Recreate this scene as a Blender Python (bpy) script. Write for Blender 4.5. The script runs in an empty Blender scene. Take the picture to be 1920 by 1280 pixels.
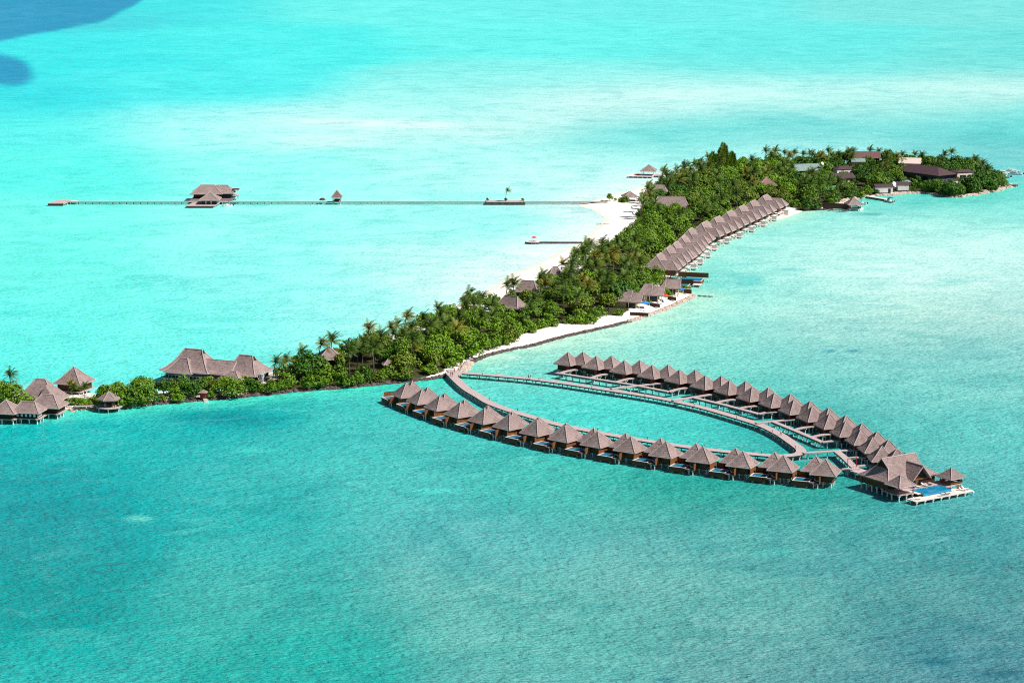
import bpy, bmesh, math, random
import numpy as np
from mathutils import Vector, Matrix

random.seed(7)
rng = np.random.default_rng(11)
SC = bpy.context.scene
COL = SC.collection
PI = math.pi

# ------------------------------------------------------------------ camera geometry (all lengths in metres)
FPX, CAM_H, PITCH = 4450.0, 172.0, math.radians(10.94)
CP, SP = math.cos(PITCH), math.sin(PITCH)

def P(px, py, z=0.0):
    """ground point (at height z) seen at a pixel of the 1920 px wide photograph"""
    a = (px - 960) / FPX
    b = (py - 640) / FPX
    t = (CAM_H - z) / (SP + b * CP)
    return Vector((a * t, (CP - b * SP) * t, z))

def P2(px, py, z=0.0):
    p = P(px, py, z)
    return (p.x, p.y)

def to_px(x, y, z=0.0):
    dz = z - CAM_H
    c = y * CP - dz * SP
    u = y * SP + dz * CP
    return 960 + FPX * x / c, 640 - FPX * u / c

cam_data = bpy.data.cameras.new('camera')
cam = bpy.data.objects.new('camera', cam_data)
COL.objects.link(cam)
cam.location = (0, 0, CAM_H)
cam.rotation_euler = (PI / 2 - PITCH, 0, 0)
cam_data.sensor_width = 36.0
cam_data.sensor_fit = 'HORIZONTAL'
cam_data.lens = FPX / 1920 * 36.0
cam_data.clip_start = 1.0
cam_data.clip_end = 80000.0
SC.camera = cam

# ------------------------------------------------------------------ light
SUN_EL, SUN_AZ = math.radians(49), math.radians(-17)      # azimuth measured from +X (right) towards +Y (away)
sun_dir = Vector((math.cos(SUN_EL) * math.cos(SUN_AZ), math.cos(SUN_EL) * math.sin(SUN_AZ), math.sin(SUN_EL)))
ld = bpy.data.lights.new('sun', 'SUN')
ld.energy = 5.0
ld.angle = math.radians(0.5)
ld.color = (1.0, 0.95, 0.87)
lo = bpy.data.objects.new('sun', ld)
COL.objects.link(lo)
lo.rotation_euler = (-sun_dir).to_track_quat('-Z', 'Y').to_euler()
lo.location = (200, 600, 400)
W = bpy.data.worlds.new('World')
SC.world = W
W.use_nodes = True
nt = W.node_tree
bg = nt.nodes['Background']
sky = nt.nodes.new('ShaderNodeTexSky')
sky.sky_type = 'NISHITA'
sky.sun_disc = False
sky.sun_elevation = SUN_EL
sky.sun_rotation = PI / 2 - SUN_AZ
sky.altitude = 100
nt.links.new(sky.outputs[0], bg.inputs['Color'])
bg.inputs['Strength'].default_value = 0.05
vs = SC.view_settings
vs.view_transform = 'Standard'
vs.look = 'None'
vs.gamma = 1.0
vs.exposure = 0.45
vs.use_curve_mapping = False
SC.cycles.use_denoising = False
SC.cycles.filter_width = 1.1
SC.cycles.max_bounces = 5
SC.cycles.diffuse_bounces = 2

# ------------------------------------------------------------------ materials
MATS = {}

def nodes_of(name):
    m = bpy.data.materials.new(name)
    m.use_nodes = True
    t = m.node_tree
    return m, t, t.nodes['Principled BSDF']

def mixcol(t, fac, a, b, blend='MIX'):
    n = t.nodes.new('ShaderNodeMix')
    n.data_type = 'RGBA'
    n.blend_type = blend
    for sock, val in ((n.inputs[0], fac), (n.inputs[6], a), (n.inputs[7], b)):
        if hasattr(val, 'links'):
            t.links.new(val, sock)
        elif isinstance(val, (int, float)):
            sock.default_value = val
        else:
            sock.default_value = (*val, 1)
    return n.outputs[2]

def noise(t, scale, detail=3, rough=0.55, vec=None, dist=0.0):
    n = t.nodes.new('ShaderNodeTexNoise')
    n.inputs['Scale'].default_value = scale
    n.inputs['Detail'].default_value = detail
    n.inputs['Roughness'].default_value = rough
    n.inputs['Distortion'].default_value = dist
    if vec is not None:
        t.links.new(vec, n.inputs['Vector'])
    return n.outputs['Fac']

def ramp(t, fac, lo, hi, a=0.0, b=1.0):
    n = t.nodes.new('ShaderNodeMapRange')
    n.inputs['From Min'].default_value = lo
    n.inputs['From Max'].default_value = hi
    n.inputs['To Min'].default_value = a
    n.inputs['To Max'].default_value = b
    t.links.new(fac, n.inputs['Value'])
    return n.outputs['Result']

def coord(t, kind='Object', scale=(1, 1, 1)):
    c = t.nodes.new('ShaderNodeTexCoord')
    mp = t.nodes.new('ShaderNodeMapping')
    mp.inputs['Scale'].default_value = scale
    t.links.new(c.outputs[kind], mp.inputs['Vector'])
    return mp.outputs['Vector']

def bump(t, bsdf, height, strength=0.4, dist=0.1):
    b = t.nodes.new('ShaderNodeBump')
    b.inputs['Strength'].default_value = strength
    b.inputs['Distance'].default_value = dist
    t.links.new(height, b.inputs['Height'])
    t.links.new(b.outputs['Normal'], bsdf.inputs['Normal'])

def mat(name, c1, c2=None, scale=1.0, rough=0.7, spec=0.3, stretch=(1, 1, 1), bmp=0.0, bdist=0.05, lo=0.35, hi=0.65, vary=0.0):
    if name in MATS:
        return MATS[name]
    m, t, b = nodes_of(name)
    c2 = c2 or tuple(x * 0.75 for x in c1)
    v = coord(t, 'Object', stretch)
    n = noise(t, scale, 4, 0.6, v)
    out = mixcol(t, ramp(t, n, lo, hi), c1, c2)
    if vary:
        oi = t.nodes.new('ShaderNodeObjectInfo')
        out = mixcol(t, ramp(t, oi.outputs['Random'], 0, 1, 0, vary), out, tuple(x * 0.45 for x in c1))
    t.links.new(out, b.inputs['Base Color'])
    b.inputs['Roughness'].default_value = rough
    b.inputs['Specular IOR Level'].default_value = spec
    if bmp:
        bump(t, b, n, bmp, bdist)
    MATS[name] = m
    return m

def thatch_mat(name, c1, c2):
    m, t, b = nodes_of(name)
    v = coord(t, 'Object')
    fine = noise(t, 2.4, 4, 0.7, v)
    lay = noise(t, 1.0, 3, 0.6, coord(t, 'Object', (0.35, 0.35, 4.5)))
    big = noise(t, 0.22, 2, 0.5, v)
    c = mixcol(t, ramp(t, fine, 0.4, 0.62), c1, c2)
    tuft = noise(t, 0.95, 5, 0.75, v, 0.4)
    c = mixcol(t, ramp(t, tuft, 0.44, 0.62, 0, 0.85), c, tuple(x * 0.36 for x in c1))
    c = mixcol(t, ramp(t, lay, 0.42, 0.66, 0, 0.55), c, tuple(x * 0.45 for x in c1))
    c = mixcol(t, ramp(t, big, 0.4, 0.7, 0, 0.35), c, (c1[0] * 1.15, c1[1] * 1.12, c1[2] * 1.1))
    oi = t.nodes.new('ShaderNodeObjectInfo')
    c = mixcol(t, ramp(t, oi.outputs['Random'], 0, 1, 0, 0.45), c, tuple(x * 0.5 for x in c1))
    t.links.new(c, b.inputs['Base Color'])
    b.inputs['Roughness'].default_value = 0.9
    b.inputs['Specular IOR Level'].default_value = 0.1
    hsum = t.nodes.new('ShaderNodeMath')
    t.links.new(fine, hsum.inputs[0])
    t.links.new(lay, hsum.inputs[1])
    bump(t, b, hsum.outputs[0], 0.9, 0.22)
    MATS[name] = m
    return m

def leaf_mat(name, c1, c2, c3):
    m, t, b = nodes_of(name)
    v = coord(t, 'Object')
    n = noise(t, 0.9, 3, 0.6, v)
    c = mixcol(t, ramp(t, n, 0.35, 0.65), c1, c2)
    n2 = noise(t, 4.0, 2, 0.5, v)
    c = mixcol(t, ramp(t, n2, 0.55, 0.75, 0, 0.7), c, c3)
    oi = t.nodes.new('ShaderNodeObjectInfo')
    c = mixcol(t, ramp(t, oi.outputs['Random'], 0, 1, 0, 0.5), c, (c1[0] * 0.55, c1[1] * 0.62, c1[2] * 0.6))
    t.links.new(c, b.inputs['Base Color'])
    b.inputs['Roughness'].default_value = 0.5
    b.inputs['Specular IOR Level'].default_value = 0.25
    MATS[name] = m
    return m

THATCH = thatch_mat('thatch', (0.405, 0.305, 0.290), (0.23, 0.167, 0.164))
THATCH_RED = thatch_mat('thatch_reddish', (0.36, 0.21, 0.19), (0.22, 0.125, 0.115))
CAP = mat('thatch_ridge', (0.46, 0.36, 0.35), (0.34, 0.26, 0.255), 2.0, 0.9, 0.1)
DARKROOF = mat('dark_roof', (0.085, 0.05, 0.058), (0.06, 0.036, 0.04), 0.6, 0.8, 0.2, (1, 1, 6), 0.4)
GREYROOF = mat('grey_green_roof', (0.22, 0.30, 0.29), (0.16, 0.23, 0.22), 0.5, 0.5, 0.4)
DECKM = mat('weathered_deck', (0.47, 0.375, 0.37), (0.36, 0.28, 0.28), 1.2, 0.8, 0.2, (1, 1, 1), 0.3)
DECKD = mat('grey_deck', (0.20, 0.15, 0.155), (0.14, 0.105, 0.11), 1.0, 0.8, 0.2)
DECKW = mat('bleached_deck', (0.72, 0.62, 0.58), (0.60, 0.50, 0.47), 0.8, 0.7, 0.3)
BEAM = mat('dark_beam', (0.05, 0.035, 0.035), (0.03, 0.02, 0.02), 1.0)
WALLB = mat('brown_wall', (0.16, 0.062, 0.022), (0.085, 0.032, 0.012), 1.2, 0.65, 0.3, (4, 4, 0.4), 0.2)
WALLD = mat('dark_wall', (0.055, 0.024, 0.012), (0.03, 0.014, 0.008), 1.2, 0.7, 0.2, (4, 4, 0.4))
SCREEN = mat('slatted_screen', (0.22, 0.085, 0.028), (0.12, 0.045, 0.016), 2.5, 0.6, 0.3, (0.3, 0.3, 5), 0.3)
BROWNFENCE = mat('brown_fence', (0.12, 0.05, 0.035), (0.07, 0.03, 0.022), 2.0, 0.7, 0.2, (5, 5, 0.4), 0.3)
WHITEP = mat('white_concrete', (0.80, 0.79, 0.77), (0.62, 0.62, 0.60), 1.5, 0.6, 0.3)
PLASTER = mat('pale_plaster', (0.80, 0.70, 0.60), (0.70, 0.60, 0.50), 0.4, 0.8, 0.2)
CREAM = mat('cream_post', (0.62, 0.55, 0.30), (0.50, 0.44, 0.24), 0.6)
WHITE = mat('white_gloss', (0.82, 0.82, 0.82), (0.74, 0.75, 0.76), 0.8, 0.3, 0.5)
POOLM = mat('pool_water', (0.012, 0.20, 0.34), (0.006, 0.15, 0.27), 0.9, 0.08, 0.5, (1, 1, 1), 0.25, 0.06)
POOLB = mat('big_pool_water', (0.005, 0.25, 0.43), (0.003, 0.18, 0.33), 0.5, 0.08, 0.5, (1, 1, 1), 0.25, 0.06)
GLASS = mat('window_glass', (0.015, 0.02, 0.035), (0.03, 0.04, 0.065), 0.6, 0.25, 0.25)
NAVY = mat('navy_fabric', (0.02, 0.035, 0.16), (0.012, 0.02, 0.09), 1.0, 0.7)
BLACK = mat('black_plastic', (0.015, 0.015, 0.018), (0.03, 0.03, 0.03), 1.0, 0.5)
BLUE = mat('blue_canvas', (0.02, 0.22, 0.62), (0.015, 0.17, 0.5), 1.0, 0.7)
RED = mat('red_canvas', (0.62, 0.07, 0.035), (0.5, 0.05, 0.03), 1.0, 0.7)
REDPAINT = mat('red_door', (0.35, 0.025, 0.015), (0.25, 0.018, 0.012), 1.0, 0.6)
GREENP = mat('green_paint', (0.05, 0.38, 0.16), (0.04, 0.28, 0.12), 1.0, 0.6)
ROCKD = mat('dark_rock', (0.13, 0.10, 0.095), (0.05, 0.038, 0.038), 1.0, 0.9, 0.2, (1, 1, 1), 0.8, 0.2)
ROCKP = mat('pale_rock', (0.52, 0.42, 0.36), (0.34, 0.26, 0.22), 0.8, 0.9, 0.2, (1, 1, 1), 0.8, 0.2)
BARK = mat('bark', (0.20, 0.15, 0.11), (0.12, 0.09, 0.07), 2.0, 0.9, 0.1)
SKIN = mat('skin', (0.42, 0.24, 0.16), (0.36, 0.20, 0.13), 3.0, 0.6)
HAIR = mat('hair', (0.02, 0.014, 0.01), (0.03, 0.02, 0.015), 3.0, 0.6)
CLOTHR = mat('red_cloth', (0.6, 0.09, 0.05), (0.5, 0.07, 0.04), 3.0, 0.8)
CLOTHB = mat('dark_cloth', (0.02, 0.02, 0.03), (0.03, 0.03, 0.045), 3.0, 0.8)
CLOTHW = mat('white_cloth', (0.78, 0.76, 0.73), (0.7, 0.68, 0.65), 3.0, 0.8)

LEAF = {
    'mid green': leaf_mat('leaf_mid', (0.093, 0.196, 0.008), (0.150, 0.267, 0.014), (0.254, 0.380, 0.030)),
    'bright green': leaf_mat('leaf_bright', (0.121, 0.256, 0.008), (0.185, 0.320, 0.014), (0.300, 0.427, 0.035)),
    'dark green': leaf_mat('leaf_dark', (0.041, 0.125, 0.007), (0.069, 0.172, 0.010), (0.126, 0.249, 0.020)),
    'olive green': leaf_mat('leaf_olive', (0.121, 0.190, 0.012), (0.179, 0.238, 0.020), (0.266, 0.327, 0.040)),
}
PALMLEAF = {
    'green': leaf_mat('palm_green', (0.064, 0.125, 0.014), (0.104, 0.167, 0.020), (0.185, 0.226, 0.040)),
    'yellowing': leaf_mat('palm_yellow', (0.16, 0.17, 0.020), (0.25, 0.22, 0.03), (0.36, 0.28, 0.06)),
}

# ------------------------------------------------------------------ object helpers
class MB:
    """collects faces; build() links them as one mesh object"""
    def __init__(s):
        s.v = []
        s.f = []

    def poly(s, pts):
        k = len(s.v)
        s.v.extend([tuple(p) for p in pts])
        s.f.append(tuple(range(k, k + len(pts))))

    def box(s, cx, cy, cz, sx, sy, sz, rot=0.0, taper=1.0):
        c, n = math.cos(rot), math.sin(rot)
        k = len(s.v)
        for z, tp in ((-1, 1.0), (1, taper)):
            for x, y in ((-1, -1), (1, -1), (1, 1), (-1, 1)):
                X, Y = x * sx / 2 * tp, y * sy / 2 * tp
                s.v.append((cx + X * c - Y * n, cy + X * n + Y * c, cz + z * sz / 2))
        for q in ((3, 2, 1, 0), (4, 5, 6, 7), (0, 1, 5, 4), (1, 2, 6, 5), (2, 3, 7, 6), (3, 0, 4, 7)):
            s.f.append(tuple(k + i for i in q))
        return s

    def span(s, x0, x1, y0, y1, z0, z1):
        return s.box((x0 + x1) / 2, (y0 + y1) / 2, (z0 + z1) / 2, x1 - x0, y1 - y0, z1 - z0)

    def tube(s, p0, p1, r0, r1=None, n=6, cap=True):
        p0, p1 = Vector(p0), Vector(p1)
        r1 = r0 if r1 is None else r1
        d = (p1 - p0)
        if d.length < 1e-6:
            return s
        d.normalize()
        a = d.orthogonal().normalized()
        b = d.cross(a)
        k = len(s.v)
        for p, r in ((p0, r0), (p1, r1)):
            for i in range(n):
                t = 2 * PI * i / n
                s.v.append(tuple(p + a * math.cos(t) * r + b * math.sin(t) * r))
        for i in range(n):
            j = (i + 1) % n
            s.f.append((k + i, k + j, k + n + j, k + n + i))
        if cap:
            s.f.append(tuple(k + n - 1 - i for i in range(n)))
            s.f.append(tuple(k + n + i for i in range(n)))
        return s

    def loft(s, rings, cap=True, closed=True):
        k = len(s.v)
        n = len(rings[0])
        for r in rings:
            s.v.extend([tuple(p) for p in r])
        for j in range(len(rings) - 1):
            for i in range(n if closed else n - 1):
                i2 = (i + 1) % n
                s.f.append((k + j * n + i, k + j * n + i2, k + (j + 1) * n + i2, k + (j + 1) * n + i))
        if cap:
            s.f.append(tuple(k + n - 1 - i for i in range(n)))
            s.f.append(tuple(k + (len(rings) - 1) * n + i for i in range(n)))
        return s

    def build(s, name, m, parent=None, flip=1, smooth=False, recalc=False):
        me = bpy.data.meshes.new(name)
        v, f = s.v, s.f
        if flip < 0:
            v = [(x, -y, z) for x, y, z in v]
            f = [tuple(reversed(q)) for q in f]
        me.from_pydata(v, [], f)
        if recalc:
            bm = bmesh.new()
            bm.from_mesh(me)
            bmesh.ops.recalc_face_normals(bm, faces=bm.faces)
            bm.to_mesh(me)
            bm.free()
        if smooth:
            me.polygons.foreach_set('use_smooth', [True] * len(me.polygons))
        me.materials.append(m)
        me.update()
        o = bpy.data.objects.new(name, me)
        COL.objects.link(o)
        if parent:
            o.parent = parent
        return o


def tag(o, label=None, cat=None, group=None, kind=None):
    if label:
        o['label'] = label
    if cat:
        o['category'] = cat
    if group:
        o['group'] = group
    if kind:
        o['kind'] = kind
    return o


def thing(name, label, cat, loc, rz=0.0, group=None):
    o = bpy.data.objects.new(name, None)
    o.empty_display_size = 0.5
    COL.objects.link(o)
    o.location = loc
    o.rotation_euler = (0, 0, rz)
    return tag(o, label, cat, group)


KIDS = {}

def kids(o):
    return [c for c in bpy.data.objects if c.parent == o]


def dup(tree, loc, rz, label, scale=None):
    """copy of a prepared tree: (root, [(child, [grandchildren])])"""
    root, ch = tree
    r = root.copy()
    COL.objects.link(r)
    r.location = loc
    r.rotation_euler = (0, 0, rz)
    if scale:
        r.scale = scale
    r['label'] = label
    for c, gs in ch:
        d = c.copy()
        COL.objects.link(d)
        d.parent = r
        for g in gs:
            e = g.copy()
            COL.objects.link(e)
            e.parent = d
    return r


def tree_of(root):
    return (root, [(c, kids(c)) for c in kids(root)])


ORD = ['first', 'second', 'third', 'fourth', 'fifth', 'sixth', 'seventh', 'eighth', 'ninth', 'tenth', 'eleventh', 'twelfth',
       'thirteenth', 'fourteenth', 'fifteenth', 'sixteenth', 'seventeenth', 'eighteenth', 'nineteenth', 'twentieth']

# ------------------------------------------------------------------ thatched roofs
def roof_hip(mb, cx, cy, ax, ay, ze, za, rl=0.0, thick=0.35, flare=1.12, n=4, m=6, rag=0.1):
    """hipped (or, with rl=0, pyramid) roof whose ridge runs along x"""
    def ring(hx, hy, z, jit=0.0):
        cs = [(-hx, -hy), (hx, -hy), (hx, hy), (-hx, hy)]
        pts = []
        for i in range(4):
            a, b = cs[i], cs[(i + 1) % 4]
            for k in range(m):
                t = k / m
                pts.append((cx + a[0] + (b[0] - a[0]) * t + random.uniform(-jit, jit),
                            cy + a[1] + (b[1] - a[1]) * t + random.uniform(-jit, jit),
                            z + random.uniform(-jit, jit)))
        return pts
    rings = [ring(ax - 0.5, ay - 0.5, ze - thick + 0.05), ring(ax - 0.08, ay - 0.08, ze - thick, rag)]
    for k in range(n + 1):
        t = k / n
        rings.append(ring(ax + (rl - ax) * t + 0.02, ay * (1 - t) + 0.02, ze + (za - ze) * t ** flare, 0.03 if 0 < k < n else 0))
    mb.loft(rings)
    return mb


def caps_hip(mb, cx, cy, ax, ay, ze, za, rl=0.0, flare=1.12, n=4, r=0.16):
    for sx in (-1, 1):
        for sy in (-1, 1):
            pv = None
            for k in range(n + 1):
                t = k / n
                p = (cx + sx * (ax + (rl - ax) * t), cy + sy * ay * (1 - t), ze + (za - ze) * t ** flare + 0.03)
                if pv:
                    mb.tube(pv, p, r, r, 5)
                pv = p
    q = 0.02
    for p0, p1 in (((-ax, -ay), (ax, -ay)), ((ax, -ay), (ax, ay)), ((ax, ay), (-ax, ay)), ((-ax, ay), (-ax, -ay))):
        mb.tube((cx + p0[0], cy + p0[1], ze - 0.16), (cx + p1[0], cy + p1[1], ze - 0.16), r * 1.15, None, 5)
    if rl > 0:
        mb.tube((cx - rl, cy, za + 0.03), (cx + rl, cy, za + 0.03), r * 1.1, None, 5)
    else:
        mb.tube((cx, cy, za - 0.1), (cx, cy, za + 0.3), r * 1.2, r * 0.4, 6)
    return mb


def add_hip(parent, cx, cy, ax, ay, ze, za, rl=0.0, flip=1, name='roof', m=None, cap=True, capr=0.16, flare=1.12, **kw):
    o = roof_hip(MB(), cx, cy, ax, ay, ze, za, rl, flare=flare, **kw).build(name, m or THATCH, parent, flip)
    if cap:
        caps_hip(MB(), cx, cy, ax, ay, ze, za, rl, r=capr, flare=flare).build('ridge_cap', CAP, o, flip)
    return o


def stilts(parent, pts, z1, r=0.19, z0=-0.6, flip=1, mat_=None, name='stilt'):
    for x, y in pts:
        mb = MB().tube((x, y, z0), (x, y, z1 - 0.12), r, r * 0.95, 8)
        mb.box(x, y, z1 - 0.2, r * 3.2, r * 3.2, 0.2)
        mb.build(name, mat_ or WHITEP, parent, flip)

# ------------------------------------------------------------------ water
def s2l(c):
    c = c / 255.0
    return c / 12.92 if c <= 0.04045 else ((c + 0.055) / 1.055) ** 2.4

WATER = [  # px, py, r, g, b of the sea in the photograph: deep lagoon, sandbank, seagrass, reef flat, shade by the villas
 (40, 20, 25, 215, 225), (300, 0, 20, 232, 235), (700, 0, 60, 245, 240), (1200, 0, 85, 240, 238), (1800, 0, 100, 232, 228),
 (140, 100, 20, 235, 238), (500, 90, 35, 242, 240), (1000, 80, 85, 245, 240), (1500, 90, 85, 238, 235), (1900, 100, 95, 230, 226),
 (60, 190, 20, 228, 235), (400, 170, 40, 240, 240), (800, 195, 120, 248, 243), (1000, 150, 95, 243, 238), (1100, 180, 160, 250, 246), (1500, 165, 150, 250, 245), (1900, 160, 150, 245, 240),
 (1500, 130, 95, 236, 232), (1900, 128, 100, 228, 224), (1200, 210, 165, 250, 246), (1700, 205, 140, 244, 238),
 (80, 240, 55, 245, 240), (400, 235, 125, 254, 250), (600, 235, 165, 254, 250), (900, 235, 155, 248, 244), (1300, 235, 110, 230, 226), (1700, 240, 100, 222, 218), (1900, 235, 105, 225, 222),
 (1250, 262, 85, 215, 212), (1500, 255, 85, 208, 208), (1800, 260, 80, 200, 202), (1450, 282, 150, 250, 245), (1620, 280, 145, 248, 244), (1200, 290, 130, 246, 242), (1850, 295, 75, 200, 202), (1900, 320, 95, 220, 218),
 (100, 320, 65, 250, 240), (500, 310, 115, 255, 246), (850, 300, 140, 254, 248), (1100, 320, 165, 255, 250),
 (100, 420, 75, 254, 240), (500, 420, 105, 255, 246), (800, 410, 125, 255, 247), (1030, 410, 140, 255, 248),
 (1560, 420, 70, 222, 208), (1480, 425, 85, 225, 212), (1640, 400, 75, 225, 215), (1780, 385, 55, 205, 195), (1700, 440, 175, 250, 240), (1880, 400, 130, 240, 230), (1850, 450, 165, 246, 238),
 (100, 520, 65, 248, 236), (500, 510, 100, 254, 246), (850, 500, 150, 255, 249),
 (1340, 520, 80, 225, 212), (1420, 480, 125, 240, 228), (1560, 500, 180, 250, 240), (1700, 520, 195, 252, 244), (1880, 520, 150, 230, 225),
 (1420, 530, 105, 220, 212), (1500, 560, 150, 242, 232), (1650, 580, 175, 246, 236), (1800, 580, 165, 238, 225), (1900, 600, 130, 212, 212),
 (100, 610, 65, 242, 232), (400, 600, 88, 250, 240), (650, 590, 115, 253, 246),
 (1150, 640, 150, 240, 225), (1000, 680, 115, 230, 215), (1300, 610, 95, 228, 215), (1300, 660, 80, 218, 206), (1500, 610, 145, 235, 225), (1480, 640, 100, 208, 204), (1600, 625, 120, 214, 210), (1750, 610, 140, 222, 212), (1700, 650, 95, 205, 202), (1880, 660, 95, 205, 204),
 (60, 680, 72, 240, 230), (250, 680, 95, 250, 240),
 (1600, 700, 85, 212, 206), (1850, 720, 88, 208, 203),
 (900, 720, 55, 212, 205), (940, 690, 110, 230, 218), (700, 735, 40, 208, 200), (560, 750, 60, 220, 208), (1000, 740, 50, 205, 197), (1350, 690, 70, 212, 202),
 (30, 800, 40, 200, 198), (180, 790, 55, 215, 210), (300, 790, 35, 185, 185), (430, 785, 22, 160, 168), (560, 775, 28, 172, 176), (680, 770, 35, 190, 185),
 (0, 850, 22, 165, 168), (300, 830, 40, 180, 178), (550, 820, 48, 190, 186), (750, 830, 55, 198, 190), (1080, 770, 52, 205, 195), (1250, 800, 52, 205, 195), (1350, 820, 45, 198, 190), (1750, 800, 75, 203, 196), (1900, 820, 65, 195, 190),
 (1550, 840, 35, 165, 160), (1500, 800, 40, 175, 170),  # shadow of the rear row between its jetties, put into the colour
 (100, 920, 25, 162, 164), (400, 920, 48, 182, 178), (750, 900, 62, 195, 187), (1000, 900, 55, 195, 180), (1250, 915, 25, 168, 148), (1500, 935, 28, 165, 145), (1750, 960, 55, 172, 165), (1880, 930, 62, 180, 176),  # dark green off the near villas partly carries their painted shadow and reflection
 (100, 1010, 22, 158, 158), (500, 1010, 50, 178, 172), (900, 1010, 68, 184, 177), (1300, 1000, 75, 182, 172), (1600, 1010, 68, 172, 165), (1880, 1020, 52, 155, 152),
 (100, 1110, 22, 156, 152), (500, 1110, 58, 175, 165), (900, 1100, 76, 184, 170), (1300, 1110, 78, 180, 166), (1800, 1110, 64, 160, 152),
 (100, 1210, 30, 165, 158), (500, 1200, 48, 176, 163), (1000, 1200, 78, 188, 170), (1400, 1200, 82, 178, 165), (1850, 1210, 58, 150, 148),
 (80, 1275, 55, 185, 176), (600, 1275, 45, 172, 160), (1000, 1275, 78, 185, 170), (1500, 1275, 72, 162, 154), (1900, 1275, 55, 142, 143),
]
K_LIGHT = 1.22
SKY_ADD = np.array([0.034, 0.015, 0.02])

SHORE = [(-150, 790), (0, 779), (131, 769), (184, 765), (232, 763), (281, 757.5), (381, 749), (449, 744), (520, 736), (574, 731), (640, 727),
         (707, 720), (764, 715), (834, 706), (850, 699), (866, 697), (870.6, 693), (873.5, 686.6), (882, 680), (914, 665), (960.6, 654), (998, 647),
         (1054, 631), (1101, 620.6), (1148, 610), (1193, 599.4), (1216, 591), (1240, 583), (1263, 573), (1282, 564.7), (1301.6, 555), (1290, 546),
         (1262, 535), (1255, 515), (1272, 490), (1312, 455), (1358, 434), (1400, 423), (1432, 417), (1460, 411), (1490, 401), (1508, 394), (1556, 392),
         (1597, 391), (1590, 383), (1605, 374), (1627, 369), (1640, 366.7), (1673, 365), (1698, 361.6), (1730, 362), (1791, 369.6), (1829, 364.5),
         (1851, 360.8), (1882, 353.5), (1891, 349), (1880, 342), (1850, 336), (1840, 326), (1829, 319), (1786, 313), (1740, 309), (1700, 307), (1640, 303), (1560, 305),
         (1480, 308), (1400, 313), (1340, 319), (1300, 325), (1262, 334), (1236, 341), (1200, 353), (1160, 365), (1110, 377), (1088, 382), (1092, 387), (1114, 394),
         (1137, 409), (1129, 422.5), (1109, 437.5), (1086, 458), (1058, 469), (1030, 486), (992, 503), (958, 515), (926, 541), (890, 556), (850, 577), (800, 599), (740, 627),
         (680, 651), (600, 677), (540, 692), (490, 704), (440, 714), (400, 722), (360, 728), (300, 735), (230, 738), (190, 738), (130, 734), (60, 734), (0, 738), (-150, 745)]
SHORE_W = np.array([P2(*q) for q in SHORE])

def seg_dist(pts, poly, closed=True):
    a = poly
    b = np.roll(poly, -1, 0) if closed else None
    if not closed:
        a, b = poly[:-1], poly[1:]
    best = np.full(len(pts), 1e9)
    idx = np.zeros(len(pts), int)
    for i in range(len(a)):
        d = b[i] - a[i]
        L = (d ** 2).sum() + 1e-9
        t = np.clip(((pts - a[i]) @ d) / L, 0, 1)
        q = a[i] + t[:, None] * d
        dd = np.hypot(*(pts - q).T)
        m = dd < best
        best[m] = dd[m]
        idx[m] = i
    return best, idx

def inside(pts, poly):
    x, y = pts[:, 0], pts[:, 1]
    r = np.zeros(len(pts), bool)
    n = len(poly)
    for i in range(n):
        x1, y1 = poly[i]
        x2, y2 = poly[(i + 1) % n]
        c = ((y1 > y) != (y2 > y))
        xi = (x2 - x1) * (y - y1) / (y2 - y1 + 1e-12) + x1
        r ^= c & (x < xi)
    return r

def smooth(a, b, x):
    t = np.clip((x - a) / (b - a), 0, 1)
    return t * t * (3 - 2 * t)

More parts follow.
